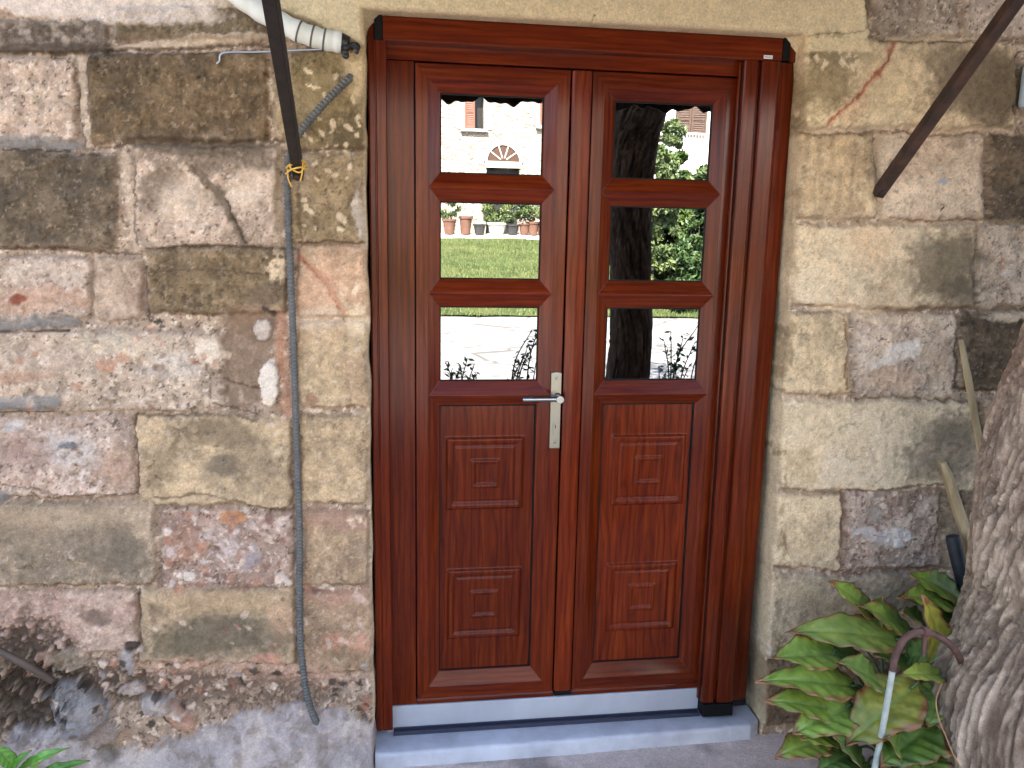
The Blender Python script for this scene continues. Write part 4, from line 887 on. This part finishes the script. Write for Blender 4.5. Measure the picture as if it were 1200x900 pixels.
def leaf_cloud(name, blobs, count, size, M, parent, seed, cols=None):
    """crown of separate small leaves in uneven clumps"""
    g = np.random.default_rng(seed); vs = []; fs = []
    cl = []
    for (c, rx, rz_, wt) in blobs:
        for k in range(int(9 * wt)):
            d = g.normal(size=3); d /= np.linalg.norm(d); q = np.array(c) + d * np.array([rx, rx, rz_]) * g.uniform(.45, 1.0)
            cl.append((q, rx * g.uniform(.22, .42)))
    for i in range(count):
        q, r_ = cl[g.integers(len(cl))]
        d = g.normal(size=3); d = d / np.linalg.norm(d) * r_ * g.uniform(0, 1) ** .4; p_ = q + d * np.array([1, 1, .8])
        a = g.normal(size=3); a /= np.linalg.norm(a); b_ = np.cross(a, g.normal(size=3)); b_ /= np.linalg.norm(b_)
        s_ = size * g.uniform(.6, 1.3); n0 = len(vs)
        vs += [p_ - a * s_, p_ + b_ * s_ * .38, p_ + a * s_, p_ - b_ * s_ * .38]; fs.append((n0, n0+1, n0+2, n0+3))
    me_ = bpy.data.meshes.new(name); me_.from_pydata([tuple(v) for v in vs], [], fs)
    return link(name, me_, M, parent, fixn=False)
def leaf_mat(name, c0, c1, c2):
    M = mat(name, c1, .55); t = NT(M); f = t.noise(t.pos(), 2.6, 3); f2 = t.noise(t.pos(), 24, 2)
    c = t.ramp(f, [(.35, c0), (.52, c1), (.68, c2)]); c = t.mix(c, t.ramp(f2, [(.3, .6), (.7, 1.3)]), .8, 'MULTIPLY'); t.base(c)
    t.b.inputs['Transmission Weight'].default_value = 0.0
    return M
M_LV = leaf_mat('foliage', (.03, .06, .012), (.06, .11, .02), (.11, .15, .03)); M_LV2 = leaf_mat('foliage_olive', (.05, .08, .03), (.10, .14, .05), (.16, .19, .06)); M_LVD = leaf_mat('foliage_dark', (.02, .045, .012), (.04, .08, .02), (.07, .11, .03))
tp = pts[-1]
for k in range(5):
    mb = MB(); q = k * 1.25; e_ = tp + Vector((math.cos(q) * .9, math.sin(q) * .7 - .3, .9 + .2 * k % .5))
    mb.tube(smooth_path([tp - Vector((0, 0, .12)), tp.lerp(e_, .5) + Vector((0, 0, .1)), e_], 10), list(np.linspace(.06, .02, 11)), 8); mb.build('limb', M_RUB, tr, 60)
leaf_cloud('crown', [((tp.x, tp.y - .4, tp.z + 1.1), 0.9, .5, 2), ((tp.x + .8, tp.y + .1, tp.z + 1.3), .8, .5, 1)], 1800, .05, M_LV, tr, 5)
# the orange wire hanging down the trunk
mb = MB(); mb.tube(smooth_path([P(1104, 800, -.60), P(1097, 820, -.64), P(1100, 842, -.655), P(1108, 862, -.66), P(1117, 884, -.66), P(1128, 905, -.66), P(1134, 930, -.66)], 50), .0016, 8)
tag(mb.build('trailing_wire', mat('orange_cord', (.34, .17, .06), .6), None, 180), 'thin orange wire trailing down over the foot of the tree trunk', 'wire')

# ------------------------------------------------------------------ sticks, tool, bent rod
M_STK = noisy_mat('dry_wood', (.22, .15, .07), (.46, .34, .19), 14, .85, .3, 120, .002, stretch=(1, 1, .12))
mb = MB(); mb.tube([P(1126, 398, -.02), P(1134, 440, -.05), P(1141, 480, -.08), P(1152, 540, -.13), P(1172, 640, -.2), P(1200, 800, -.30)], [.009, .0125, .012, .013, .013, .013], 7, True, .7)
tag(mb.build('thin_stick', M_STK, None, 50, bevel=None), 'thin dry stick leaning on the wall behind the tree, the higher one', 'stick')
mb = MB(); a = P(1102, 540, -.03); 
pth = [P(1104, 541, -.03), P(1110, 556, -.035), P(1120, 590, -.05), P(1131, 622, -.065), P(1139, 652, -.08), P(1150, 700, -.11), P(1175, 800, -.18)]
mb.tube(pth, [.019, .027, .030, .031, .028, .027, .026], 6, True, .55)
tag(mb.build('split_stake', M_STK, None, 25), 'split wooden stake leaning on the wall beside the black tool handle', 'stake')
tl = thing('garden_tool', 'garden tool with black rubber grip and rusty shaft leaning by the tree', 'garden tool', P(1150, 800, -.12))
mb = MB(); a, b_ = P(1116, 627, -.10), P(1131, 692, -.135); d = (b_ - a)
mb.tube([a, a + d * .02, a + d * .06, a + d * .5, a + d], [.012, .0205, .0225, .0225, .0215], 20); mb.build('grip', noisy_mat('grip_rubber', (.012, .012, .016), (.028, .028, .034), 40, .6, .2, 200, .001), tl, 50)
mb = MB(); mb.tube([a + d * 1.002, a + d * 1.5, a + d * 3.2], [.0175, .0175, .017], 16); mb.build('shaft', noisy_mat('rusty_shaft', (.05, .022, .014), (.11, .045, .025), 25, .7, .3, 160, .001), tl, 50)
rod = thing('bent_rod', 'bent pipe arching from the plant to the tree, pale below and rusty on top', 'bent rod', P(1022, 905, -.44))
YR = -.47
lo = smooth_path([P(1012, 960, YR), P(1024, 905, YR), P(1034, 855, YR), P(1041, 815, YR), P(1046, 785, YR)], 40)
mb = MB(); mb.tube(lo, .0085, 14); mb.build('pale_length', noisy_mat('flaking_paint', (.30, .31, .27), (.46, .46, .40), 30, .6, .2, 120, .001), rod, 60)
hi = smooth_path([P(1046, 786, YR), P(1049, 770, YR), P(1058, 751, YR), P(1070, 742, YR), P(1084, 740, YR), P(1100, 746, YR), P(1114, 756, YR), P(1124, 770, YR + .02), P(1130, 785, YR + .06)], 60)
M_RUST = noisy_mat('rust', (.06, .028, .022), (.14, .065, .05), 30, .75, .35, 140, .0015)
mb = MB(); mb.tube(hi, .0095, 14); i = int(.5 * len(hi)); dd = hi[i+1] - hi[i-1]; dd.normalize(); mb.tube([hi[i] - dd * .008, hi[i] + dd * .008], .0135, 14); mb.tube([hi[i] , P(1083, 757, YR), P(1082, 769, YR)], [.0075, .0065, .005], 10)
mb.build('rusty_bend', M_RUST, rod, 60)

# ------------------------------------------------------------------ PLANT with broad leaves
M_LEAF = mat('broad_leaf', rough=.42, spec=.45); t = NT(M_LEAF); at = t.n('ShaderNodeVertexColor', layer_name='Col')
c = t.mix(at.outputs[0], t.ramp(t.noise(t.pos(), 40, 4), [(.3, .75), (.7, 1.2)]), .8, 'MULTIPLY'); t.base(c); t.bump(t.noise(t.pos(), 120, 3), .2, .002)
def broad_leaf(base, tip, width, seed, col=(70, 96, 44), brown=.3, droop=.12, nrm=None, parent=None, yellow=0.0, fold=.25):
    base, tip = Vector(base), Vector(tip); ax_ = tip - base; L = ax_.length; ax_.normalize()
    toC = (Vector(CP) - (base + tip) * .5).normalized()
    nr = (toC * .75 + Vector((0, -.1, .75))).normalized() if nrm is None else Vector(nrm)
    sd_ = ax_.cross(nr).normalized(); nr = sd_.cross(ax_).normalized()
    nu, nv_ = 33, 15; u_ = np.linspace(0, 1, nu); v_ = np.linspace(-1, 1, nv_); UU, VV = np.meshgrid(u_, v_, indexing='ij')
    prof = np.sin(np.pi * np.clip(UU, 0, 1) ** .8) ** .85 * (1 - .25 * UU); prof = prof / prof.max()
    wav = 1 + .07 * np.sin(UU * 21 + seed) * np.sign(VV) + .06 * np.sin(UU * 13 + seed * 2)
    wv = VV * width * .5 * prof * wav
    hgt = -droop * L * (UU - .25) ** 2 * 1.4 + fold * np.abs(wv) * .8 + .035 * width * np.sin(UU * 38 + np.abs(VV) * 5) * np.abs(VV) + .05 * width * np.sin(UU * 9 + seed) * VV
    vein = np.abs(((UU * 11 - np.abs(VV) * 2.2) % 1) - .5)
    hgt = hgt - .012 * width * sstep(.12, .0, vein) - .02 * width * np.exp(-(VV / .07) ** 2)
    pos = np.array(base)[None, None] + UU[..., None] * L * np.array(ax_) + wv[..., None] * np.array(sd_) + hgt[..., None] * np.array(nr)
    c_ = np.empty(UU.shape + (3,)); g = np.array(lin(col)) * np.array([1.62, 1.3, .85])
    c_[:] = g; ns = fbm(UU * 3 + seed, VV * 1.2, 2.2, 4, seed)
    c_ *= (1 + .7 * (ns - .5))[..., None]
    if yellow: mixc(c_, lin((150, 140, 58)), np.clip(yellow * sstep(.3, .7, ns), 0, 1))
    mixc(c_, lin((120, 142, 74)), np.exp(-(VV / .06) ** 2) * .55); mixc(c_, lin(tuple(k * .72 for k in col)), sstep(.1, .0, vein) * .5 * (np.abs(VV) > .05))
    ed_ = np.maximum(np.abs(VV) ** 3, sstep(.80, 1.0, UU)) + .9 * (ns - .5)
    mixc(c_, lin((122, 74, 48)), sstep(.95 - brown * .8, 1.06 - brown * .55, ed_ + .14) * .9)
    me_ = grid_mesh('leaf', pos[..., 0], pos[..., 1], pos[..., 2], c_)
    o = link('leaf', me_, M_LEAF, parent, fixn=False)
    sm = o.modifiers.new('thick', 'SOLIDIFY'); sm.thickness = .0012
    return o
pb = Vector((P(1062, 900, -.27).x, -.27, 0.0))
plant = thing('leafy_plant', 'clump of broad green leaves with brown edges between the door and the tree', 'plant', pb)
G1, G2, G3, G4 = (92, 122, 60), (78, 106, 54), (108, 126, 70), (60, 86, 46)
LV = [  # base u, v, tip u, v, width px, depth y, colour, brown, yellow
 (1030, 728, 984, 678, 33, -.22, (92, 122, 60), .5, .1), (1064, 752, 940, 726, 40, -.30, (88, 112, 62), .38, .25), (984, 766, 909, 768, 38, -.34, G1, .25, .1), (1010, 806, 902, 786, 37, -.38, G1, .5, .25),
 (1004, 836, 907, 814, 38, -.40, (86, 112, 50), .3, .2), (972, 864, 914, 880, 31, -.43, (80, 104, 46), .6, .25), (1000, 826, 932, 856, 44, -.42, G1, .25, .15), (1076, 800, 994, 864, 52, -.44, (92, 104, 50), .4, .5),
 (1038, 808, 994, 770, 34, -.40, (86, 114, 66), .15, 0), (1132, 716, 1056, 696, 40, -.20, (66, 98, 36), .15, 0), (1108, 790, 1094, 704, 34, -.34, (132, 136, 62), .45, .6), (1092, 846, 1034, 892, 54, -.47, (62, 90, 38), .15, .1),
 (1014, 905, 994, 860, 30, -.44, G4, .1, 0), (1040, 900, 1084, 886, 30, -.46, (90, 92, 44), .6, .5), (1016, 776, 966, 760, 34, -.28, G4, .1, 0), (1068, 780, 1030, 764, 36, -.30, G2, .1, 0), (1136, 724, 1100, 726, 24, -.22, G2, .1, 0),
 (1140, 734, 1108, 744, 24, -.22, G1, .15, 0), (990, 858, 942, 862, 30, -.40, (84, 112, 46), .1, .15), (1106, 792, 1062, 786, 22, -.44, (108, 134, 66), .15, .2), (1086, 820, 1056, 850, 40, -.40, G4, .1, 0), (1060, 770, 1100, 762, 34, -.30, (80, 112, 66), .1, .1),
 (1056, 840, 1016, 812, 40, -.36, G4, .1, 0), (1100, 800, 1088, 850, 34, -.42, G2, .1, .1), (1000, 880, 960, 900, 34, -.44, G4, .2, .1), (1030, 860, 985, 840, 40, -.34, G4, .1, 0), (1070, 905, 1050, 862, 34, -.48, G2, .1, .1), (1098, 880, 1070, 912, 36, -.50, G2, .15, .2),
 (1010, 752, 1032, 700, 30, -.20, G4, .1, 0), (1090, 740, 1066, 712, 30, -.24, (70, 104, 44), .1, 0), (1036, 910, 1006, 924, 34, -.47, G4, .2, .1), (1134, 712, 1084, 666, 40, -.21, (84, 116, 50), .2, .1), (1120, 706, 1070, 690, 34, -.24, (96, 124, 58), .3, .2), (1070, 742, 1016, 706, 36, -.25, (90, 120, 60), .4, .2), (980, 800, 930, 800, 32, -.30, G4, .1, 0), (1104, 770, 1122, 738, 30, -.28, G1, .2, .2),
]
stm = MB()
for i, (bu, bv, tu, tv, wpx, yy, col, br, ye) in enumerate(LV):
    b0 = P(bu, bv, yy + .06); t0 = P(tu, tv, yy - .03); wd = wpx * sc_(bu, bv) * 1.28
    broad_leaf(b0, t0, wd, i + 1, col, br, rr.uniform(.05, .22), None, plant, ye, rr.uniform(.05, .3))
    g0 = pb + Vector((rr.uniform(-.06, .06), rr.uniform(-.06, .06), 0))
    md = g0.lerp(b0, .55) + Vector((0, .02, .05)); s_ = MB(); s_.tube(smooth_path([g0, md, b0, b0.lerp(t0, .12)], 14), [.0042] * 15, 7); o = s_.build('stem', mat('green_stem', (.07, .12, .04), .5) if i == 0 else bpy.data.materials['green_stem'], plant, 180)
# small plant in the bottom left corner
pl2 = thing('low_plant', 'small bright green seedling in the bottom left corner at the foot of the wall', 'plant', (P(30, 930, -.16).x, -.2, 0))
for i, (bu, bv, tu, tv, wpx, col) in enumerate([(22, 900, 74, 874, 16, (72, 124, 52)), (18, 902, -4, 872, 22, (70, 118, 50)), (40, 912, 98, 888, 18, (60, 106, 46)), (10, 905, 30, 880, 16, (64, 112, 46)), (50, 915, 70, 905, 14, (60, 106, 44)), (0, 915, -30, 890, 20, (66, 110, 46)), (30, 915, 44, 892, 12, (84, 130, 60))]):
    b0 = P(bu, bv, -.2); t0 = P(tu, tv, -.22); broad_leaf(b0, t0, wpx * sc_(bu, bv), 50 + i, col, .0, .2, None, pl2, 0, .2)
    s_ = MB(); g0 = Vector((P(30, 930, -.16).x, -.2, 0.0)); s_.tube([g0, g0.lerp(b0, .6) + Vector((0, 0, .01)), b0], .002, 6); s_.build('stem', bpy.data.materials['green_stem'], pl2, 180)

# ------------------------------------------------------------------ COURT BEHIND THE CAMERA, seen in the glass
# tree beside the photographer
yt = -2.05
a = R(738, 446, yt); b_ = R(738, 108, yt); x0 = R(714, 300, yt).x; x1 = R(764, 300, yt).x
ct = thing('shade_tree', 'dark rough barked tree trunk mirrored in the panes of the right door leaf', 'tree', ((x0 + x1) / 2, yt, 0))
rt = (x1 - x0) / 2
tpts = [Vector((R(735, 300, yt).x, yt, -.05)), Vector((R(737, 300, yt).x, yt, .5)), R(739, 400, yt), R(739, 300, yt), R(740, 210, yt), R(744, 160, yt), R(752, 120, yt), R(768, 60, yt) + Vector((0, -.1, .2)), R(790, 0, yt) + Vector((.1, -.3, .8))]
M_BARKD = stone_mat('dark_bark')
trk = bark_trunk('trunk', tpts, [rt * 1.35, rt * 1.1, rt * .98, rt * .96, rt, rt * 1.08, rt * 1.2, rt * .95, rt * .6], M_BARKD, ct, 120, 120, 160, .02, None, ((30, 26, 22), (62, 54, 46), (84, 76, 66)))
M_LIMB = noisy_mat('limb_bark', (.02, .017, .014), (.045, .04, .034), 20, .9, .4, 60, .004)
for pth, r0 in (([R(762, 92, yt), R(790, 70, yt) , R(850, 20, yt)], .09), ([tpts[-1] - Vector((0, 0, .05)), tpts[-1] + Vector((-.7, .1, .7)), tpts[-1] + Vector((-1.2, 0, 1.2))], .08)):
    mb = MB(); mb.tube(smooth_path(pth, 12), list(np.linspace(r0, r0 * .4, len(smooth_path(pth, 12)))), 10); mb.build('limb', M_LIMB, ct, 60)
tpx = tpts[-1]
leaf_cloud('crown', [((tpx.x, tpx.y - .6, tpx.z + 1.3), 1.1, .6, 2), ((tpx.x + 1.0, tpx.y - .3, tpx.z + 1.2), .9, .5, 1.5)], 2600, .06, M_LV, ct, 9)

# shrubs standing between the door and the paving, silhouetted low in the panes
def twig_shrub(label, spots, y, seed, hgt=.9):
    g = random.Random(seed); c0 = R(sum(s_[0] for s_ in spots) / len(spots), 460, y)
    th_ = thing('twiggy_shrub', label, 'shrub', (c0.x, y, 0)); mb = MB(); lv = MB()
    for (u_, v_, lean) in spots:
        tip = R(u_, v_, y + g.uniform(-.1, .1)); b0 = Vector((tip.x - lean, y + g.uniform(-.06, .06), 0)); md = b0.lerp(tip, .6) + Vector((-lean * .5 + g.uniform(-.03, .03), 0, .10))
        pth = smooth_path([b0, md, tip], 14); mb.tube(pth, list(np.linspace(.008, .003, 15)), 6)
        for p_ in pth[5:]:
            for q in range(3):
                a = Vector((g.uniform(-1, 1), g.uniform(-1, 1), g.uniform(-.6, .8))).normalized(); s_ = g.uniform(.03, .065); n_ = a.cross(Vector((g.uniform(-1, 1), g.uniform(-1, 1), 1))).normalized()
                if g.random() < .45: continue
                lv.add([p_, p_ + a * s_ * .5 + n_ * s_ * .25, p_ + a * s_, p_ + a * s_ * .5 - n_ * s_ * .25], [(0, 1, 2, 3)])
    mb.build('stem', M_RUSTIRON if False else noisy_mat('twig_bark', (.03, .025, .018), (.07, .055, .04), 30, .85, 0), th_, 180)
    if lv.v:
        me_ = bpy.data.meshes.new('foliage'); me_.from_pydata(lv.v, [], lv.f); link('foliage', me_, M_LVD, th_, fixn=False)
twig_shrub('low twiggy shrub mirrored at the bottom of the left leaf, left corner', [(522, 424, -.05), (530, 432, .05), (540, 428, 0), (548, 420, .06), (556, 426, .03), (534, 440, -.04), (560, 436, .1)], -3.0, 1)
twig_shrub('taller arching shrub mirrored at the right edge of the left leaf', [(624, 386, .12), (630, 398, .15), (618, 408, .1), (612, 420, .08), (628, 424, .02), (606, 436, -.03), (634, 380, .1)], -3.1, 2)
twig_shrub('leafy shrub mirrored beside the dark trunk in the lowest right pane', [(786, 388, -.02), (778, 400, -.05), (800, 396, .1), (818, 380, .16), (812, 404, .12), (790, 424, .0), (772, 428, -.03), (806, 430, .05), (824, 398, .1), (780, 436, 0)], -2.9, 3)

# far stone house
def stonework(name, c0, c1, mort, scale):
    M = mat(name, rough=.92); t = NT(M); p = t.pos((.8, .8, 1.5))
    v1 = t.n('ShaderNodeTexVoronoi', feature='DISTANCE_TO_EDGE'); v1.inputs['Scale'].default_value = scale; t.l(p, v1.inputs['Vector'])
    v2 = t.n('ShaderNodeTexVoronoi', feature='F1'); v2.inputs['Scale'].default_value = scale; t.l(p, v2.inputs['Vector'])
    ds_ = t.n('ShaderNodeVectorMath', operation='ADD'); nn = t.n('ShaderNodeTexNoise'); nn.inputs['Scale'].default_value = 7; t.l(p, nn.inputs['Vector']); sc2 = t.n('ShaderNodeVectorMath', operation='SCALE'); sc2.inputs['Scale'].default_value = .22; t.l(nn.outputs['Color'], sc2.inputs[0]); t.l(p, ds_.inputs[0]); t.l(sc2.outputs[0], ds_.inputs[1]); t.l(ds_.outputs[0], v1.inputs['Vector']); t.l(ds_.outputs[0], v2.inputs['Vector'])
    c = t.ramp(v2.outputs['Color'], [(.2, c0), (.8, c1)]); c = t.mix(c, t.ramp(t.noise(t.pos(), 6, 5), [(.3, .6), (.7, 1.2)]), 1, 'MULTIPLY')
    c = t.mix(mort, c, t.ramp(v1.outputs['Distance'], [(.02, 0), (.09, 1)])); t.base(c); t.bump(t.ramp(v1.outputs['Distance'], [(0, 0), (.12, 1)]), .7, .06)
    return M
M_FAR = stonework('far_rubble', (.24, .20, .17), (.42, .36, .31), (.46, .43, .39), 4.6)
ZB = 1.92
fh = thing('far_stone_house', 'sunlit rubble stone house across the court, mirrored in the left door leaf', 'house', (0, YH - 3, ZB))
def RX(u_): return R(u_, 200, YH).x
def RZ(v_, u_=570): return R(u_, v_, YH).z
holes = [  # x0, x1, z0, z1
 (RX(545), RX(567), RZ(152, 556), RZ(108, 556)), (RX(631), RX(650), RZ(147, 640), RZ(104, 640)), (RX(570), RX(609), ZB - .02, RZ(196, 590))]
X0, X1, ZTOP = RX(300), RX(690), RZ(20)
xs_ = sorted({X0, X1, *[h[0] for h in holes], *[h[1] for h in holes]}); zs_ = sorted({ZB - .2, ZTOP, *[h[2] for h in holes], *[h[3] for h in holes]})
mb = MB()
for xa, xb in zip(xs_[:-1], xs_[1:]):
    for za, zb in zip(zs_[:-1], zs_[1:]):
        cx, cz = (xa + xb) / 2, (za + zb) / 2
        if any(h[0] < cx < h[1] and h[2] < cz < h[3] for h in holes): continue
        mb.box(xa, xb, YH - .55, YH, za, zb)
mb.box(X0, X1, YH - 8, YH - .56, ZB - .2, ZTOP)
mb.build('wall', M_FAR, fh)
mb = MB(); mb.prism([(YH + .5, ZTOP), (YH - 8.5, ZTOP), (YH - 4, ZTOP + 1.6)], 'x', X0 - .4, X1 + .4); mb.build('roof', M_TILE, fh)
M_SHUT = noisy_mat('red_brown_shutter', (.15, .055, .035), (.21, .08, .05), 12, .6, .2); M_DKW = mat('dark_opening', (.02, .018, .016), .3)
def shutter_leaf(x0, x1, y, z0, z1, par, M, name='shutter'):
    mb = MB(); fr = .06; mb.box(x0, x0 + fr, y, y + .04, z0, z1); mb.box(x1 - fr, x1, y, y + .04, z0, z1)
    for z in (z0, (z0 + z1) / 2 - fr / 2, z1 - fr): mb.box(x0 + fr, x1 - fr, y, y + .04, z, z + fr)
    n = max(4, int((z1 - z0) / .07))
    for k in range(n):
        z = z0 + fr + (z1 - z0 - 2 * fr) * k / n
        mb.add([(x0 + fr, y + .03, z), (x1 - fr, y + .03, z), (x1 - fr, y + .008, z + .055), (x0 + fr, y + .008, z + .055)], [(0, 1, 2, 3)])
    return mb.build(name, M, par)
for i, (hx0, hx1, hz0, hz1) in enumerate(holes[:2]):
    mb = MB(); mb.box(hx0, hx1, YH - .4, YH - .36, hz0, hz1); win = mb.build('window', M_DKW, fh)
    shutter_leaf(hx0, (hx0 + hx1) / 2 + .02, YH - .06, hz0 + .02, hz1 - .02, win, M_SHUT)
    mb = MB(); mb.box(hx0 - .15, hx1 + .12, YH - .3, YH + .14, hz0 - .09, hz0); mb.build('sill', M_MARB, win)
    mb = MB(); mb.box(hx0 - .26, hx0 - .002, YH - .3, YH + .03, hz0, hz1 + .2); mb.box(hx1 + .002, hx1 + .26, YH - .3, YH + .03, hz0, hz1 + .2); mb.build('surround', noisy_mat('pale_ashlar', (.42, .36, .28), (.52, .46, .38), 5, .9, .2), win)
hx0, hx1, hz0, hz1 = holes[2]; cx = (hx0 + hx1) / 2; rad_ = (hx1 - hx0) / 2
M_LW = mat('pale_trim', (.6, .54, .42), .7)
mb = MB(); mb.box(hx0, hx1, YH - .35, YH - .3, hz0, hz1 - .0); dr_ = mb.build('arched_door', mat('black_door', (.018, .02, .022), .45), fh)
mb = MB(); mb.box(hx0 - .04, hx1 + .04, YH - .1, YH + .05, hz1 - .02, hz1 + .18); mb.build('transom', M_LW, dr_)
mb = MB(); N_ = 20; arc = [(cx + (rad_ - .0) * math.cos(math.pi * k / N_), hz1 + .18 + rad_ * math.sin(math.pi * k / N_)) for k in range(N_ + 1)]
mb.prism(arc, 'y', YH - .02, YH + .012); mb.build('fanlight', mat('brown_fanlight', (.06, .03, .02), .4), dr_)
mb = MB()
for k in range(N_):
    a0, a1 = math.pi * k / N_, math.pi * (k + 1) / N_
    q = [(cx + r_ * math.cos(a_), hz1 + .18 + r_ * math.sin(a_)) for r_, a_ in ((rad_ - .02, a0), (rad_ + .09, a0), (rad_ + .09, a1), (rad_ - .02, a1))]
    mb.prism(q, 'y', YH - .02, YH + .05)
for k in range(1, 5):
    a0 = math.pi * k / 5; d = Vector((math.cos(a0), 0, math.sin(a0))); n_ = Vector((-d.z, 0, d.x)) * .018; c_ = Vector((cx, 0, hz1 + .18))
    q = [c_ + d * .12 + n_, c_ + d * rad_ + n_, c_ + d * rad_ - n_, c_ + d * .12 - n_]; mb.prism([(p_.x, p_.z) for p_ in q], 'y', YH + .0, YH + .03)
mb.build('fanlight_bars', M_LW, dr_)

# white house with brown shutters, in the upper right pane
YW = -21.0
wh = thing('white_house', 'white rendered house with brown louvred shutters mirrored in the top right pane', 'house', (R(810, 250, YW).x, YW - 3, gz(YW)))
wx = lambda u_: R(u_, 200, YW).x; wz = lambda v_, u_=810: R(u_, v_, YW).z
mb = MB(); mb.box(wx(728), wx(1000), YW - 7, YW, float(gz(YW)) - .3, wz(40)); mb.build('wall', noisy_mat('white_render', (.66, .64, .62), (.74, .72, .7), 3, .9, .1), wh)
mb = MB(); mb.prism([(YW + .4, wz(40)), (YW - 7.4, wz(40)), (YW - 3.5, wz(40) + 1.5)], 'x', wx(728) - .3, wx(1000) + .3); mb.build('roof', M_TILE, wh)
M_BSH = noisy_mat('brown_shutter', (.06, .035, .025), (.09, .055, .04), 12, .6, .2)
mb = MB(); mb.box(wx(788.5), wx(824), YW + .001, YW + .03, wz(161), wz(119)); wn = mb.build('window', M_BSH, wh)
shutter_leaf(wx(789), wx(806), YW + .031, wz(160.5), wz(119.5), wn, M_BSH); shutter_leaf(wx(806.5), wx(823.5), YW + .031, wz(160.5), wz(119.5), wn, M_BSH)
bal = MB(); zr = wz(163); bal.box(wx(774), wx(900), YW + .9, YW + .94, zr, zr + .05); bal.box(wx(774), wx(900), YW + .01, YW + 1.0, zr - 1.15, zr - 1.0)
for k in range(40): xx = wx(774) + (wx(900) - wx(774)) * k / 40; bal.box(xx, xx + .025, YW + .91, YW + .93, zr - 1.0, zr)
bal.build('balcony', mat('balcony_iron', (.5, .5, .5), .5), wh)

# bushes and small trees at the right of the court
def bush(label, u_, vtop, vbot, wpx, y, M, seed, cnt=14000, size=.1, cat='shrub', name='garden_shrub', grp=None):
    zb = float(gz(y)) if vbot is None else R(u_, vbot, y).z; zb = max(zb, float(gz(y)))
    zt_ = R(u_, vtop, y).z; x = R(u_, 250, y).x; wd = R(u_ + wpx / 2, 250, y).x - x; g0 = float(gz(y))
    th_ = thing(name, label, cat, (x, y, g0)); hh = (zt_ - g0)
    g = np.random.default_rng(seed)
    bl_ = [((x + g.uniform(-.5, .5) * wd, y + g.uniform(-.4, .4) * wd, g0 + hh * f_), wd * s_, hh * .2, 2.2) for f_, s_ in ((.15, .8), (.35, .85), (.55, .75), (.72, .62), (.88, .42))]
    leaf_cloud('foliage', bl_, cnt, size, M, th_, seed)
    mb = MB()
    for k in range(4): mb.tube(smooth_path([(x + g.uniform(-.1, .1), y, g0 - .05), (x + g.uniform(-.3, .3) * wd, y, g0 + hh * .4), (x + g.uniform(-.6, .6) * wd, y, g0 + hh * .8)], 8), list(np.linspace(.05, .015, 9)), 6)
    mb.build('stem', M_LIMB, th_, 60)
bush('yellowish green bush right beside the mirrored trunk', 767, 142, None, 66, -15.8, M_LV2, 21)
bush('tall green bush below the brown shutters of the white house', 800, 182, None, 96, -17.0, M_LV, 22, 18000)
bush('grey green bush at the right edge of the right panes', 842, 172, None, 76, -15.6, M_LV2, 23)
bush('dark green shrub in the middle right pane', 816, 236, None, 66, -15.2, M_LVD, 24, 9000, .085)
bush('low green shrub growing at the edge of the lawn', 776, 268, None, 36, -17.5, M_LV, 25, 5000, .08)
# pots in a row along the far house
M_TER = noisy_mat('terracotta', (.10, .05, .036), (.15, .075, .052), 6, .85, .15); M_PW = mat('white_pot', (.55, .53, .5), .6); M_PB = mat('black_pot', (.03, .03, .032), .5)
def pot(u_, r_, h_, M, label, lv=None, leafh=.6, cnt=500, y=-24.3):
    x = R(u_, 270, y).x; z = float(gz(y)) + .02
    th_ = thing('flower_pot', label, 'flower pot', (x, y, z), 'pots in a row in front of the far house')
    mb = MB(); mb.lathe([(0, 0), (r_ * .7, 0), (r_ * .95, h_ * .85), (r_ * 1.08, h_ * .86), (r_ * 1.08, h_), (r_ * .92, h_), (r_ * .9, h_ * .9), (0, h_ * .9)], (x, y, z), 20); mb.build('pot', M, th_, 40)
    if lv: leaf_cloud('foliage', [((x, y, z + h_ + leafh * .45), leafh * .55, leafh * .45, 1.5)], cnt, .06, lv, th_, int(u_))
pot(527, .22, .5, M_TER, 'large terracotta pot with a plant, first on the left of the far row', M_LVD, .7)
pot(546, .22, .6, M_TER, 'tall plain terracotta pot without a plant in the far row')
pot(562, .2, .35, M_PB, 'black pot without a plant beside the white tub')
pot(582, .32, .4, M_PW, 'white tub with the biggest bush in front of the far house', M_LV2, 1.15, 2600)
pot(601, .24, .35, M_PB, 'black pot with a loose green bush beside the white tub', M_LV2, .95, 1500)
pot(615, .18, .4, M_TER, 'small terracotta pot with a green plant right of the bushes', M_LV, .8)
pot(625, .2, .45, M_TER, 'terracotta pot with a dark plant, second from the right', M_LVD, .8)
pot(636, .2, .45, M_TER, 'terracotta pot with a pale plant, last on the right', M_LV2, .9)
